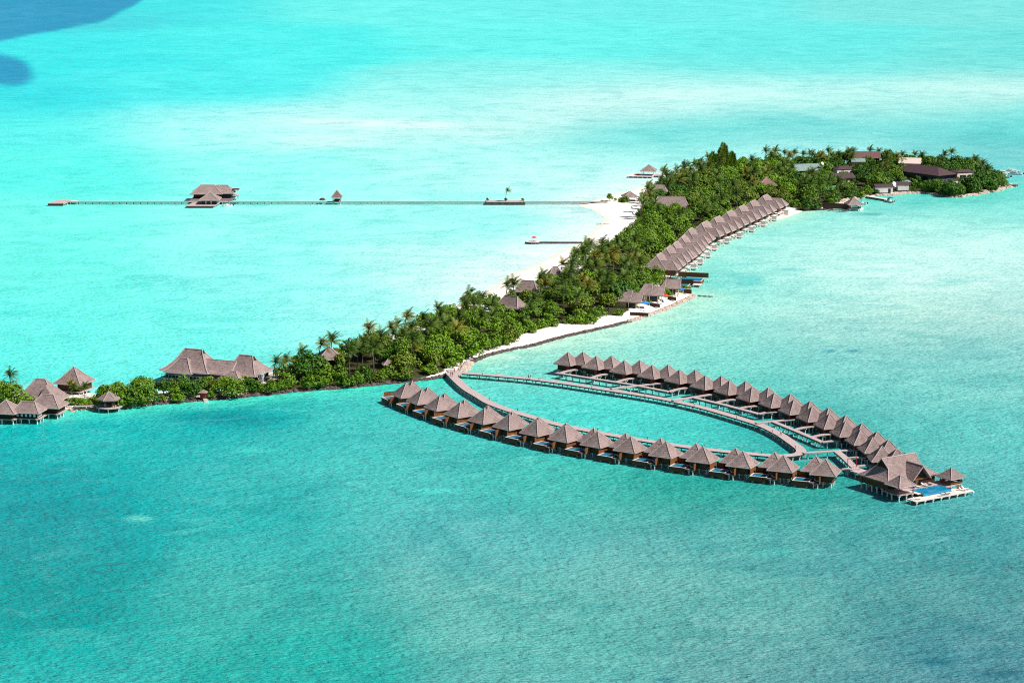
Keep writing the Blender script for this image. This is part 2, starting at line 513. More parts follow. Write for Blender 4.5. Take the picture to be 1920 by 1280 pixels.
def make_water():
    py = np.concatenate([np.linspace(4200, 1520, 30), np.linspace(1500, -120, 330), np.linspace(-130, -205, 12)])
    ys = np.array([P(960, q).y for q in py])
    us = np.concatenate([np.linspace(-1.1, -0.27, 26), np.linspace(-0.26, 0.26, 270), np.linspace(0.27, 1.1, 26)])
    X = (us[None, :] * ys[:, None]).ravel()
    Y = np.repeat(ys, len(us))
    c = Y * CP + CAM_H * SP
    u = Y * SP - CAM_H * CP
    px, pyv = 960 + FPX * X / c, 640 - FPX * u / c
    # bed colour: normalised gaussian blend of the samples, villa shade included
    S = np.array(WATER, float)
    yy = S[:, 1]
    S[:, 2] = np.minimum(S[:, 2] + np.interp(yy, [0, 300, 400, 600, 700, 800, 900, 1300], [52, 36, 20, 30, 46, 34, 28, 26]) * np.where((yy < 350) | (S[:, 0] > 600), 1.0, 0.55)
        - 24 * ((S[:, 0] > 850) & (yy < 140)) - 28 * ((S[:, 0] > 1150) & (yy > 230) & (yy < 275)) + 20 * ((S[:, 0] < 900) & (yy > 360) & (yy < 640)) + 14 * ((S[:, 0] < 760) & (yy > 340) & (yy < 560)), np.maximum(S[:, 2], 208))
    inner = (S[:, 0] > 880) & (S[:, 0] < 1300) & (yy > 730) & (yy < 815)
    S[inner, 3:] += 14
    S[:, 2:] = np.clip(S[:, 2:], 8, 255)
    S[:, 3] -= np.interp(yy, [0, 750, 950, 1300], [0, 0, 3, 7]) * (S[:, 0] > 700)
    S[:, 4] += np.interp(yy, [0, 750, 950, 1300], [0, 0, 5, 6])
    lin = np.vectorize(s2l)(S[:, 2:])
    qx, qy = np.clip(px, -60, 1980), np.clip(pyv, -30, 1320)
    num = np.zeros((len(X), 3))
    den = np.zeros(len(X))
    for k in range(len(S)):
        sy = 16 + 30 * np.clip((S[k, 1] - 100) / 900, 0, 1)
        sx = 120
        w = np.exp(-((qx - S[k, 0]) / sx) ** 2 * 0.5 - ((qy - S[k, 1]) / sy) ** 2 * 0.5) + 1e-9 / (1 + ((qx - S[k, 0]) / sx) ** 2 + ((qy - S[k, 1]) / sy) ** 2) ** 2
        num += w[:, None] * lin[k]
        den += w
    c = num / den[:, None]

    wob = 5.0 * np.sin(X * 0.013 + Y * 0.004) + 3.0 * np.sin(X * 0.037 - Y * 0.009 + 1.0) + 2.0 * np.sin(X * 0.09 + Y * 0.021)

    def patch(cx, cy, rx, ry, col, soft=0.35, amt=1.0, slant=0.0):
        d = np.hypot((qx - cx + wob) / rx, (qy - cy - slant * (qx - cx) + wob * ry / rx) / ry)
        w = (1 - smooth(1 - soft, 1 + soft, d)) * amt
        c[:] = c * (1 - w[:, None]) + np.array([s2l(v) for v in col]) * w[:, None]
    # darker blue water in the far corner
    edge = np.interp(qx, [-60, 0, 60, 120, 180, 240, 275, 2000], [86, 77, 64, 51, 40, 18, -5, -260])
    w = 1 - smooth(-3.5, 4, pyv - edge + wob * 0.5)
    c = c * (1 - w[:, None]) + np.array([s2l(v) for v in (6, 156, 198)]) * w[:, None]
    patch(0, 130, 62, 29, (6, 158, 200), 0.22, 1.0, 0.12)
    # sandbank
    patch(690, 231, 150, 7, (236, 255, 254), 0.7, 0.95, 0.03)
    patch(620, 262, 110, 14, (215, 255, 252), 0.8, 0.8, -0.08)
    patch(560, 245, 230, 34, (175, 255, 250), 0.8, 0.3, -0.05)
    patch(1650, 470, 260, 70, (205, 252, 244), 0.9, 0.55, 0.05)
    for cx, cy, rx, ry, col, am in ((1548, 657, 10, 2.2, (45, 140, 165), .8), (1590, 657, 11, 2.2, (45, 140, 165), .8), (1480, 505, 30, 4, (95, 205, 205), .5), (1405, 525, 30, 8, (85, 205, 205), .6),
                                (262, 972, 24, 6, (120, 225, 215), .7), (820, 921, 38, 4, (95, 225, 212), .8), (480, 843, 40, 4, (80, 215, 205), .6), (180, 1073, 8, 2.5, (15, 95, 120), .8),
                                (1346, 1103, 9, 2, (150, 225, 210), .7), (1405, 1064, 6, 2, (20, 100, 125), .7), (1066, 1218, 9, 3, (25, 110, 130), .7), (1350, 1241, 12, 3, (35, 110, 125), .6),
                                (1520, 1214, 8, 3, (25, 100, 120), .6), (1250, 1275, 20, 4, (30, 110, 130), .6), (990, 1077, 6, 2, (35, 120, 135), .6), (1650, 1195, 14, 3, (30, 100, 120), .5),
                                (1760, 1240, 30, 6, (28, 95, 118), .5), (1880, 1262, 40, 8, (25, 90, 115), .5), (1140, 1138, 20, 4, (50, 140, 150), .5), (1630, 402, 26, 2.5, (35, 130, 140), .5),
                                (430, 786, 110, 16, (20, 150, 162), .6), (160, 808, 190, 14, (30, 180, 182), .6), (1440, 1035, 60, 9, (90, 190, 180), .5)):
        patch(cx, cy, rx, ry, col, 0.6, am)
    # white sand shelving under the water along the beaches
    pts = np.stack([X, Y], 1)
    near = (Y > 560) & (Y < 1600)
    d, ix = seg_dist(pts[near], SHORE_W)
    ins = inside(pts[near], SHORE_W)
    d[ins] = 0
    wd = np.zeros(len(SHORE)); cl = np.zeros((len(SHORE), 3))
    for i in range(len(SHORE)):
        x, y = SHORE[i]
        if 66 <= i <= 86: wd[i], col = 34, (228, 255, 252)
        elif 86 < i: wd[i], col = 14, (150, 250, 240)
        elif 17 <= i <= 30: wd[i], col = 20, (196, 246, 224)
        elif 33 <= i <= 41: wd[i], col = 14, (190, 245, 225)
        elif i < 15: wd[i], col = 14, (85, 228, 205)
        else: wd[i], col = 10, (105, 225, 205)
        cl[i] = [s2l(v) for v in col]
    for _ in range(3):
        wd = (wd + np.roll(wd, 1) + np.roll(wd, -1)) / 3
        cl = (cl + np.roll(cl, 1, 0) + np.roll(cl, -1, 0)) / 3
    wgt = np.exp(-(d / wd[ix]) ** 2 * 1.2)
    cn = c[near]
    c[near] = cn * (1 - wgt[:, None]) + cl[ix] * wgt[:, None]
    alb = np.clip((c - SKY_ADD) / K_LIGHT * (0.95 + 0.05 * smooth(420, 800, pyv))[:, None], 0.001, 0.93)
    me = bpy.data.meshes.new('water')
    n = len(us)
    V = np.stack([X, Y, np.zeros_like(X)], 1)
    i0 = (np.arange(len(ys) - 1)[:, None] * n + np.arange(n - 1)[None, :]).ravel()
    F = np.stack([i0, i0 + 1, i0 + n + 1, i0 + n], 1)
    me.from_pydata(V.tolist(), [], F.tolist())
    at = me.color_attributes.new('bed', 'FLOAT_COLOR', 'POINT')
    at.data.foreach_set('color', np.concatenate([alb, (0.58 + 0.42 * smooth(380, 820, pyv))[:, None]], 1).astype(np.float32).ravel())
    m, t, b = nodes_of('sea_water')
    a = t.nodes.new('ShaderNodeAttribute')
    a.attribute_name = 'bed'
    v = coord(t, 'Object')
    vs_ = coord(t, 'Object', (0.5, 1.0, 1.0))
    chop = noise(t, 1.05, 3, 0.55, vs_, 0.15)
    mid = noise(t, 0.26, 3, 0.55, coord(t, 'Object', (0.6, 1.0, 1.0)), 0.2)
    mott = noise(t, 0.045, 5, 0.6, coord(t, 'Object', (0.8, 1.0, 1.0)), 1.0)
    big = noise(t, 0.012, 4, 0.6, coord(t, 'Object', (1, 0.6, 1.0)), 1.2)
    # patches of sand and weed on the bed
    dk = t.nodes.new('ShaderNodeVectorMath')
    dk.operation = 'MULTIPLY'
    t.links.new(a.outputs['Color'], dk.inputs[0])
    dk.inputs[1].default_value = (0.6, 0.80, 0.83)
    c1 = mixcol(t, ramp(t, mott, 0.42, 0.68, 0.0, 0.9), a.outputs['Color'], dk.outputs[0])
    lt = t.nodes.new('ShaderNodeVectorMath')
    lt.operation = 'MULTIPLY_ADD'
    t.links.new(a.outputs['Color'], lt.inputs[0])
    lt.inputs[1].default_value = (1.25, 1.06, 1.05)
    lt.inputs[2].default_value = (0.03, 0.03, 0.03)
    c2 = mixcol(t, ramp(t, big, 0.45, 0.7, 0.0, 0.55), c1, lt.outputs[0])
    stk = noise(t, 0.11, 4, 0.6, coord(t, 'Object', (0.5, 0.8, 1.0)), 0.9)
    c2 = mixcol(t, ramp(t, stk, 0.54, 0.72, 0.0, 0.85), c2, lt.outputs[0])
    t.links.new(c2, b.inputs['Base Color'])
    b.inputs['Roughness'].default_value = 0.32
    b.inputs['IOR'].default_value = 1.33
    b.inputs['Specular IOR Level'].default_value = 0.26
    sm = t.nodes.new('ShaderNodeMath')
    sm.operation = 'MULTIPLY_ADD'
    t.links.new(mid, sm.inputs[0])
    sm.inputs[1].default_value = 1.5
    t.links.new(chop, sm.inputs[2])
    hm = t.nodes.new('ShaderNodeMath')      # the water in the lee of the island is calmer
    hm.operation = 'MULTIPLY'
    t.links.new(sm.outputs[0], hm.inputs[0])
    t.links.new(a.outputs['Alpha'], hm.inputs[1])
    bump(t, b, hm.outputs[0], 1.0, 1.25)
    me.materials.append(m)
    o = bpy.data.objects.new('water', me)
    COL.objects.link(o)
    tag(o, kind='structure')

make_water()

# ------------------------------------------------------------------ island ground
FOREST = [(484, 736), (560, 729), (640, 723), (720, 715), (800, 705), (838, 695), (852, 684), (857, 675), (884, 669), (895, 656), (925, 652), (955, 644), (966, 633),
          (1007, 622), (1030, 614.5), (1054, 607), (1101, 607), (1125, 600), (1130, 592), (1167, 593), (1184, 583), (1204, 560), (1228, 541), (1240, 525), (1230, 508),
          (1262, 478), (1298, 450), (1302, 437), (1340, 424), (1382, 404), (1420, 389), (1452, 380), (1478, 386), (1496, 392), (1530, 391), (1545, 388), (1580, 375), (1620, 368.5),
          (1640, 364), (1690, 358), (1730, 360.5), (1790, 367), (1829, 362), (1852, 358), (1878, 350), (1876, 343), (1850, 338), (1826, 322), (1786, 315), (1740, 311), (1700, 309), (1640, 306), (1560, 308),
          (1480, 311), (1400, 316), (1340, 322), (1300, 328), (1270, 337), (1245, 350), (1222, 366), (1204, 384), (1200, 404), (1198, 425), (1170, 446), (1168, 466), (1130, 476), (1098, 492), (1070, 512),
          (1030, 536), (990, 548), (950, 568), (915, 584), (860, 592), (812, 607), (770, 627), (705, 648), (660, 664), (600, 684), (545, 699), (500, 714), (478, 722)]
FOREST_W = np.array([P2(x, y, 1.0) for x, y in FOREST])

def make_ground():
    xs = np.arange(-260, 320, 3.0)
    ys = np.arange(715, 1480, 4.0)
    X, Y = [q.ravel() for q in np.meshgrid(xs, ys)]
    pts = np.stack([X, Y], 1)
    d, ix = seg_dist(pts, SHORE_W)
    ins = inside(pts, SHORE_W)
    sd = np.where(ins, d, -d)
    rr = np.random.default_rng(3).normal(0, 0.04, len(X))
    z = np.where(sd > 0, 0.12 + 0.95 * smooth(0, 11, sd) + rr, -0.9 * smooth(0, 5, -sd) + 0.12)
    fd, _ = seg_dist(pts, FOREST_W)
    fin = inside(pts, FOREST_W)
    f = np.where(fin, smooth(0.0, 4, fd), 0)
    left = (X < -75) & (sd > 1.5)
    f = np.maximum(f, np.where(left, 0.35, 0))
    wet = 1 - smooth(0.5, 4.5, sd + rr * 12)
    keep = sd > -6
    n = len(xs)
    ny = len(ys)
    K = keep.reshape(ny, n)
    q = K[:-1, :-1] & K[1:, :-1] & K[:-1, 1:] & K[1:, 1:]
    jj, ii = np.nonzero(q)
    i0 = jj * n + ii
    F = np.stack([i0, i0 + 1, i0 + n + 1, i0 + n], 1)
    used = np.unique(F)
    mp = -np.ones(len(X), int)
    mp[used] = np.arange(len(used))
    me = bpy.data.meshes.new('sand')
    V = np.stack([X, Y, z], 1)[used]
    me.from_pydata(V.tolist(), [], mp[F].tolist())
    at = me.color_attributes.new('litter', 'FLOAT_COLOR', 'POINT')
    ff = f[used]
    at.data.foreach_set('color', np.stack([ff, wet[used], ff, np.ones_like(ff)], 1).astype(np.float32).ravel())
    me.polygons.foreach_set('use_smooth', [True] * len(me.polygons))
    m, t, b = nodes_of('beach_sand')
    a = t.nodes.new('ShaderNodeAttribute')
    a.attribute_name = 'litter'
    v = coord(t, 'Object')
    n1 = noise(t, 0.5, 5, 0.65, v)
    sand = mixcol(t, ramp(t, n1, 0.3, 0.75), (0.86, 0.81, 0.74), (0.74, 0.67, 0.58))
    lit = mixcol(t, ramp(t, n1, 0.4, 0.65), (0.06, 0.05, 0.022), (0.025, 0.04, 0.010))
    sr = t.nodes.new('ShaderNodeSeparateColor')
    t.links.new(a.outputs['Color'], sr.inputs[0])
    sep = ramp(t, sr.outputs['Red'], 0, 1)
    ad = t.nodes.new('ShaderNodeMath')
    ad.operation = 'MULTIPLY_ADD'
    t.links.new(n1, ad.inputs[0])
    ad.inputs[1].default_value = 0.9
    t.links.new(sep, ad.inputs[2])
    sepc = t.nodes.new('ShaderNodeSeparateColor')
    t.links.new(a.outputs['Color'], sepc.inputs[0])
    wn = t.nodes.new('ShaderNodeMath')
    wn.operation = 'MULTIPLY_ADD'
    t.links.new(n1, wn.inputs[0])
    wn.inputs[1].default_value = 0.8
    t.links.new(sepc.outputs['Green'], wn.inputs[2])
    sand = mixcol(t, ramp(t, wn.outputs[0], 0.8, 1.2, 0, 0.45), sand, (0.52, 0.46, 0.36))
    c = mixcol(t, ramp(t, ad.outputs[0], 0.72, 0.95), sand, lit)
    t.links.new(c, b.inputs['Base Color'])
    b.inputs['Roughness'].default_value = 0.9
    b.inputs['Specular IOR Level'].default_value = 0.15
    bump(t, b, n1, 0.4, 0.15)
    me.materials.append(m)
    o = bpy.data.objects.new('sand', me)
    COL.objects.link(o)
    tag(o, kind='structure')

make_ground()

def rock_strip(name, label, pts, width, h, m, cat='rock wall', step=1.3, z0=-0.3, jit=0.35):
    """a heaped line of boulders following a shore"""
    mb = MB()
    r = random.Random(len(pts) * 31 + int(pts[0][0]))
    W2 = [Vector((*P2(x, y), 0)) for x, y in pts]
    for a, b in zip(W2, W2[1:]):
        d = b - a
        L = d.length
        n = max(1, int(L / step))
        nrm = Vector((-d.y, d.x, 0)).normalized()
        for i in range(n):
            for k in range(3):
                off = (k - 1) * width * 0.33 + r.uniform(-jit, jit)
                c = a + d * ((i + r.random()) / n) + nrm * off
                sz = r.uniform(0.7, 1.25) * step * 0.75
                zz = h * (1 - abs(off) / (width * 0.7)) * r.uniform(0.75, 1.1)
                # an irregular boulder: jittered octahedron-like block
                k0 = len(mb.v)
                rot = r.uniform(0, PI)
                for zl, sc in ((z0, 1.15), (zz * 0.55, 1.0), (zz, 0.5)):
                    for j in range(5):
                        t = rot + j * 2 * PI / 5
                        q = sz * sc * r.uniform(0.8, 1.15)
                        mb.v.append((c.x + math.cos(t) * q, c.y + math.sin(t) * q, zl + r.uniform(-.08, .08)))
                for lv in range(2):
                    for j in range(5):
                        j2 = (j + 1) % 5
                        mb.f.append((k0 + lv * 5 + j, k0 + lv * 5 + j2, k0 + lv * 5 + 5 + j2, k0 + lv * 5 + 5 + j))
                mb.f.append(tuple(k0 + 10 + j for j in range(5)))
    o = mb.build(name, m)
    return tag(o, label, cat)

rock_strip('rock_revetment', 'long dark boulder revetment along the pale beach behind the curved walkways',
           [(878, 681), (914, 666), (960, 655), (998, 648), (1054, 632), (1101, 621.5), (1148, 611), (1178, 603)], 2.4, 0.75, ROCKD)
rock_strip('rock_revetment', 'pale boulders heaped where the curved walkway meets the shore', [(862, 700), (868, 693), (872, 686), (880, 680)], 3.6, 1.2, ROCKP, step=1.5)
rock_strip('rock_revetment', 'pale stone revetment edging the terraces of the bungalows with umbrellas',
           [(1180, 602), (1193, 599.4), (1216, 591), (1240, 583), (1263, 573), (1282, 564.7), (1301.6, 555)], 2.2, 1.05, ROCKP)
rock_strip('rock_groyne', 'short dark rock groyne running out into the water beside the umbrella terraces', [(1302, 554.5), (1318, 555.5), (1334, 556.5)], 1.2, 0.45, ROCKD, 'groyne')
rock_strip('rock_revetment', 'dark rocky shore below the dense trees left of the curved walkway',
           [(520, 736.5), (574, 731.5), (640, 727.5), (707, 720.5), (764, 715.5), (834, 706.5), (845, 701)], 3.0, 1.0, ROCKD)
rock_strip('rock_revetment', 'rocky shore with pale stones below the restaurant with two joined roofs',
           [(281, 758), (330, 754), (381, 749.5), (449, 744.5), (520, 737)], 3.2, 0.9, ROCKD)
rock_strip('rock_revetment', 'strip of pale coral stones on the shore in front of the joined restaurant roofs',
           [(285, 754.5), (330, 750.5), (381, 746), (449, 741), (515, 734)], 2.6, 1.25, ROCKP, step=1.0)
rock_strip('rock_revetment', 'rocky shore between the round water gazebo and the left huts', [(131, 769.5), (184, 765.5), (232, 763.5), (281, 758)], 2.6, 0.9, ROCKP, step=1.1)
rock_strip('rock_revetment', 'grey stone edge of the far right headland in front of the dark trees',
           [(1700, 362), (1730, 362.3), (1791, 370), (1829, 365), (1851, 361)], 3.0, 1.1, ROCKP, step=2.2)
rock_strip('rock_revetment', 'pale rocks at the far right tip of the island', [(1845, 361.5), (1870, 357), (1888, 351), (1895, 348.5)], 5.0, 1.6, ROCKP, step=2.4)
rock_strip('rock_revetment', 'stone shore below the white sheds beside the satellite dish', [(1640, 367), (1673, 365.3), (1700, 362)], 3.5, 1.0, ROCKP, step=2.0)
rock_strip('rock_revetment', 'low grey stone shore between the last row villa and the wooden wall', [(1484, 394.3), (1522, 394.3), (1556, 392.6)], 4.0, 0.8, ROCKD, step=2.2)
rock_strip('rock_revetment', 'curved pale stone bank of the little harbour behind the shore gazebo', [(1572, 381.5), (1586, 376.5), (1605, 372.5), (1627, 369.5)], 4.0, 1.6, ROCKP, step=2.0)

# ------------------------------------------------------------------ over-water villas: two curved rows
def sun_lounger(name='sun_lounger', m=CLOTHW, frame=BEAM):
    t = bpy.data.objects.new(name, None)
    COL.objects.link(t)
    mb = MB().span(-0.33, 0.33, -1.0, 0.35, 0.26, 0.32)
    for x in (-0.28, 0.28):
        for y in (-0.9, 0.3):
            mb.span(x - 0.03, x + 0.03, y - 0.03, y + 0.03, 0, 0.26)
    mb.build('frame', frame, t)
    MB().span(-0.32, 0.32, -0.98, 0.35, 0.32, 0.42).build('mattress', m, t)
    mb = MB()
    mb.loft([[(-0.32, 0.36, 0.33), (0.32, 0.36, 0.33), (0.32, 0.36, 0.43), (-0.32, 0.36, 0.43)],
             [(-0.32, 0.95, 0.78), (0.32, 0.95, 0.78), (0.32, 0.90, 0.87), (-0.32, 0.90, 0.87)]])
    mb.build('backrest', m, t, recalc=True)
    return t

def make_villa(flip, dx, do):
    """local x along the row, y out to the open sea (flip mirrors y); origin under the seaward roof"""
    root = bpy.data.objects.new('overwater_villa', None)
    COL.objects.link(root)
    g = dict(flip=flip)
    add_hip(root, 0, 0, 3.85, 3.85, 3.95, 7.9, flip=flip, capr=0.13)
    add_hip(root, -dx, -do, 3.7, 3.7, 4.0, 7.85, flip=flip, capr=0.13)
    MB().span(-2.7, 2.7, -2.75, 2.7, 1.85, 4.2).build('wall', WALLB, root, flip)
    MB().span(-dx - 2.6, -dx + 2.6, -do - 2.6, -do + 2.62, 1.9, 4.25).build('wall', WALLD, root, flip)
    # openings
    MB().span(-2.76, -2.66, -1.6, 1.9, 1.98, 3.9).build('glass_door', GLASS, root, flip)
    w = MB().span(2.66, 2.78, -1.2, 0.9, 2.7, 3.7).build('window', BEAM, root, flip)
    MB().span(2.70, 2.80, -1.0, 0.7, 2.85, 3.55).build('pane', GLASS, w, flip)
    MB().span(-0.9, 0.9, 2.66, 2.76, 2.7, 3.7).build('window', GLASS, root, flip)
    MB().span(-dx + 1.2, -dx + 2.3, -do - 2.70, -do - 2.56, 1.95, 3.75).build('door', REDPAINT, root, flip)
    # terrace, plunge pool, screens
    MB().span(-3.5, -0.55, 1.0, 5.3, 1.55, 1.72).span(-8.6, -3.5, -0.9, 1.05, 1.56, 1.73).span(-3.5, -2.72, -0.9, 1.0, 1.555, 1.725).build('deck', DECKD, root, flip)
    pl = MB().span(-8.6, -3.52, 1.08, 1.32, 0.55, 1.95).span(-8.6, -3.52, 4.95, 5.2, 0.55, 1.95).span(-8.6, -8.36, 1.32, 4.95, 0.55, 1.95) \
        .span(-3.76, -3.52, 1.32, 4.95, 0.55, 1.95).span(-8.36, -3.76, 1.32, 4.95, 0.5, 0.75).build('pool', WALLB, root, flip)
    MB().span(-8.63, -3.49, 4.9, 5.23, 1.955, 2.02).span(-8.63, -3.49, 1.05, 1.37, 1.955, 2.02).span(-3.81, -3.49, 1.37, 4.9, 1.956, 2.02) \
        .span(-8.63, -8.31, 1.37, 4.9, 1.956, 2.02).build('coping', DECKW, pl, flip)
    MB().span(-8.35, -3.77, 1.33, 4.94, 1.5, 1.9).build('pool_water', POOLM, pl, flip)
    MB().span(-0.62, -0.48, 2.72, 5.6, 1.5, 3.55).build('screen', SCREEN, root, flip)
    MB().span(-8.78, -8.64, -0.95, 4.2, 1.0, 3.6).build('screen', SCREEN, root, flip)
    MB().span(-8.6, -5.6, -1.08, -0.95, 1.3, 3.6).build('screen', SCREEN, root, flip)
    ld_ = MB()
    for x in (-3.2, -2.65):
        ld_.tube((x, 5.34, 1.9), (x, 5.55, -0.3), 0.045, None, 5)
    for i in range(5):
        ld_.tube((-3.2, 5.36 + i * 0.04, 1.5 - i * 0.36), (-2.65, 5.36 + i * 0.04, 1.5 - i * 0.36), 0.035, None, 5)
    ld_.build('ladder', WALLB, root, flip)
    # floor beams under the two rooms
    MB().span(-2.9, 2.9, -2.9, 2.9, 1.68, 1.84).build('floor_frame', BEAM, root, flip)
    MB().span(-dx - 2.8, -dx + 2.8, -do - 2.8, -do + 2.8, 1.70, 1.88).build('floor_frame', BEAM, root, flip)
    pts = [(2.3, 2.3), (2.3, 0), (2.3, -2.3), (-0.1, 2.3), (-2.3, 2.3), (-0.2, -0.2), (-dx - 2.2, -do - 2.2), (-dx + 2.2, -do - 2.2), (-dx, -do - 2.2), (-dx - 2.2, -do + 2.0), (-dx - 2.2, -do)]
    stilts(root, pts, 1.72, 0.2, flip=flip)
    stilts(root, [(-1.1, 4.9), (-2.3, 4.9)], 1.58, 0.17, flip=flip)
    stilts(root, [(-7.8, 4.4), (-4.4, 4.4), (-8.2, 0.2)], 0.62, 0.2, flip=flip)
    return root

FRONT_A = [(760.3, 716), (791, 728), (823, 739), (860.6, 752.5), (910.3, 763), (958, 773), (1007.3, 783.5), (1058, 796), (1121, 806.5), (1181, 816), (1250, 823.5), (1319, 834.7), (1396.5, 843.4), (1470.6, 851), (1551, 857.5)]
FRONT_B = [(772.5, 712), (802.5, 723.4), (834, 734.5), (869, 746.5), (914, 758), (958, 769), (1008, 780), (1058, 791.5), (1121, 800), (1181, 809), (1244, 819), (1310, 828), (1384, 837), (1456.5, 844), (1534, 852)]
REAR_A = [(1063.75, 658), (1119, 665), (1170.3, 673.5), (1222, 682), (1274, 690), (1323, 702), (1368, 711), (1409, 723.4), (1453, 733.75), (1489, 747), (1522.5, 759.5), (1554, 773), (1584.7, 787.5), (1616.6, 802.5), (1638, 817.5), (1654, 833.4)]
REAR_B = [(1092.8, 657.8), (1147.5, 664.7), (1200, 673.75), (1252, 681.6), (1304, 690), (1353, 703), (1398, 711), (1440, 724.75), (1484, 736.6), (1520, 750), (1554, 762.5), (1584.7, 776), (1615.6, 791), (1645.6, 806.6), (1666, 821), (1681, 839)]

def row_frames(sea_px, land_px, z, dx, do, sgn):
    """smoothed positions of the seaward roofs and row directions. sgn: +1 open sea lies left of the direction, -1 right"""
    S = np.array([P2(*q, z) for q in sea_px])
    Lp = np.array([P2(*q, z) for q in land_px])
    n = len(S)
    k = np.arange(n)
    M = (S + Lp) / 2
    fx = np.polynomial.Polynomial.fit(k, M[:, 0], 5)
    fy = np.polynomial.Polynomial.fit(k, M[:, 1], 5)
    out = []
    for i in range(n):
        t = np.array([fx.deriv()(i), fy.deriv()(i)])
        t /= np.hypot(*t)
        nn = np.array([-t[1], t[0]]) * sgn
        c = 0.6 * np.array([fx(i), fy(i)]) + 0.4 * M[i] + t * dx / 2 + nn * do / 2
        out.append((c, t, nn))
    return out

def end_name(i, n, left, right):
    if i == 0:
        return 'at the ' + left
    if i == n - 1:
        return 'at the ' + right
    if i < n / 2:
        return '%s from the %s' % (ORD[i], left)
    return '%s from the %s' % (ORD[n - 1 - i], right)

ANCH = []      # (name, x, y): landmarks used to describe trees
def anchor(name, p):
    ANCH.append((name, p[0], p[1]))

lounger0 = sun_lounger()
lt_white = tree_of(lounger0)
lounger_n = sun_lounger(m=NAVY, frame=WHITEP)
lt_navy = tree_of(lounger_n)
L_USED = {'w': False, 'n': False}

def put_lounger(x, y, z, rz, label, group, navy=False):
    key = 'n' if navy else 'w'
    tr = lt_navy if navy else lt_white
    if not L_USED[key]:
        L_USED[key] = True
        r = tr[0]
        r.location = (x, y, z)
        r.rotation_euler = (0, 0, rz)
    else:
        r = dup(tr, (x, y, z), rz, label)
    tag(r, label, 'sun lounger', group)
    return r

FR = row_frames(FRONT_A, FRONT_B, 8.25, 2.5, 3.2, -1)
RR = row_frames(REAR_B, REAR_A, 8.25, 4.0, 3.65, 1)
vf = tree_of(make_villa(-1, 2.3, 3.4))
vf2 = tree_of(make_villa(-1, 3.5, 2.9))
vr = tree_of(make_villa(1, 4.0, 3.65))
for rows, tr, desc, grp, flip in ((FR, vf, 'near', 'villas of the near curved row', -1), (RR, vr, 'rear', 'villas of the rear curved row', 1)):
    n = len(rows)
    for i, (c, t, nn) in enumerate(rows):
        pos = end_name(i, n, 'shore end', 'free end') if desc == 'near' else end_name(i, n, 'far left end', 'pool lodge end')
        lab = 'thatched twin-roofed pool villa %s of the %s row' % (pos, desc)
        rz = math.atan2(t[1], t[0]) + math.radians(random.uniform(-2, 2))
        src = vf2 if (desc == 'near' and i >= 8) else tr
        if src[0].get('label') is None:
            r = src[0]
            r.location = (c[0], c[1], 0)
            r.rotation_euler = (0, 0, rz)
            tag(r, lab, 'villa')
        else:
            r = dup(src, (c[0], c[1], 0), rz, lab)
        tag(r, lab, 'villa', grp)
        if desc == 'near':
            q = c - t * 3.6 - nn * 0.1
            q2 = c - t * 1.5 + nn * 3.6
            put_lounger(q[0], q[1], 1.73, rz + PI * 0.5 + 0.2, 'white lounger on the inner terrace of the near villa %s' % pos, 'loungers on the near row terraces')
            if i > 6:
                put_lounger(q2[0], q2[1], 1.73, rz + PI * 0.5, 'white lounger by the pool ladder of the near villa %s' % pos, 'loungers by the plunge pools')

# ------------------------------------------------------------------ walkways
def catmull(pts, sub=6):
    pts = [Vector(p) for p in pts]
    out = []
    for i in range(len(pts) - 1):
        p0 = pts[max(i - 1, 0)]
        p1, p2 = pts[i], pts[i + 1]
        p3 = pts[min(i + 2, len(pts) - 1)]
        for k in range(sub):
            t = k / sub
            out.append(0.5 * ((2 * p1) + (p2 - p0) * t + (2 * p0 - 5 * p1 + 4 * p2 - p3) * t * t + (3 * p1 - p0 - 3 * p2 + p3) * t ** 3))
    out.append(pts[-1])
    return out

def sides(line, w):
    out = []
    for i, p in enumerate(line):
        d = (line[min(i + 1, len(line) - 1)] - line[max(i - 1, 0)])
        d = Vector((d.x, d.y, 0)).normalized()
        nn = Vector((-d.y, d.x, 0))
        out.append((p + nn * w / 2, p - nn * w / 2))
    return out

def ribbon(line, w, z, th):
    mb = MB()
    rings = []
    for l, r in sides(line, w):
        zz = z + l.z
        rings.append([(l.x, l.y, zz), (l.x, l.y, zz - th), (r.x, r.y, zz - th), (r.x, r.y, zz)])
    mb.loft(rings)
    return mb

def resample(line, step):
    out = []
    acc = step * 0.5
    for a, b in zip(line, line[1:]):
        L = (b - a).length
        while acc <= L and L > 0:
            out.append((a + (b - a) * (acc / L), (b - a).normalized()))
            acc += step
        acc -= L
    return out

def trestles(parent, line, w, z, step, r=0.17, two=True, skip=None, m=None):
    for p, d in resample([Vector((q.x, q.y, 0)) for q in line], step):
        if skip and skip(p):
            continue
        nn = Vector((-d.y, d.x, 0))
        mb = MB()
        for s in ((-0.38, 0.38) if two else (0.0,)):
            q = p + nn * w * s
            mb.tube((q.x, q.y, -0.6), (q.x, q.y, z - 0.35), r, None, 7)
        ang = math.atan2(nn.y, nn.x)
        mb.box(p.x, p.y, z - 0.42, w * 0.96, 0.3, 0.26, ang)
        mb.build('trestle', m or WHITEP, parent)

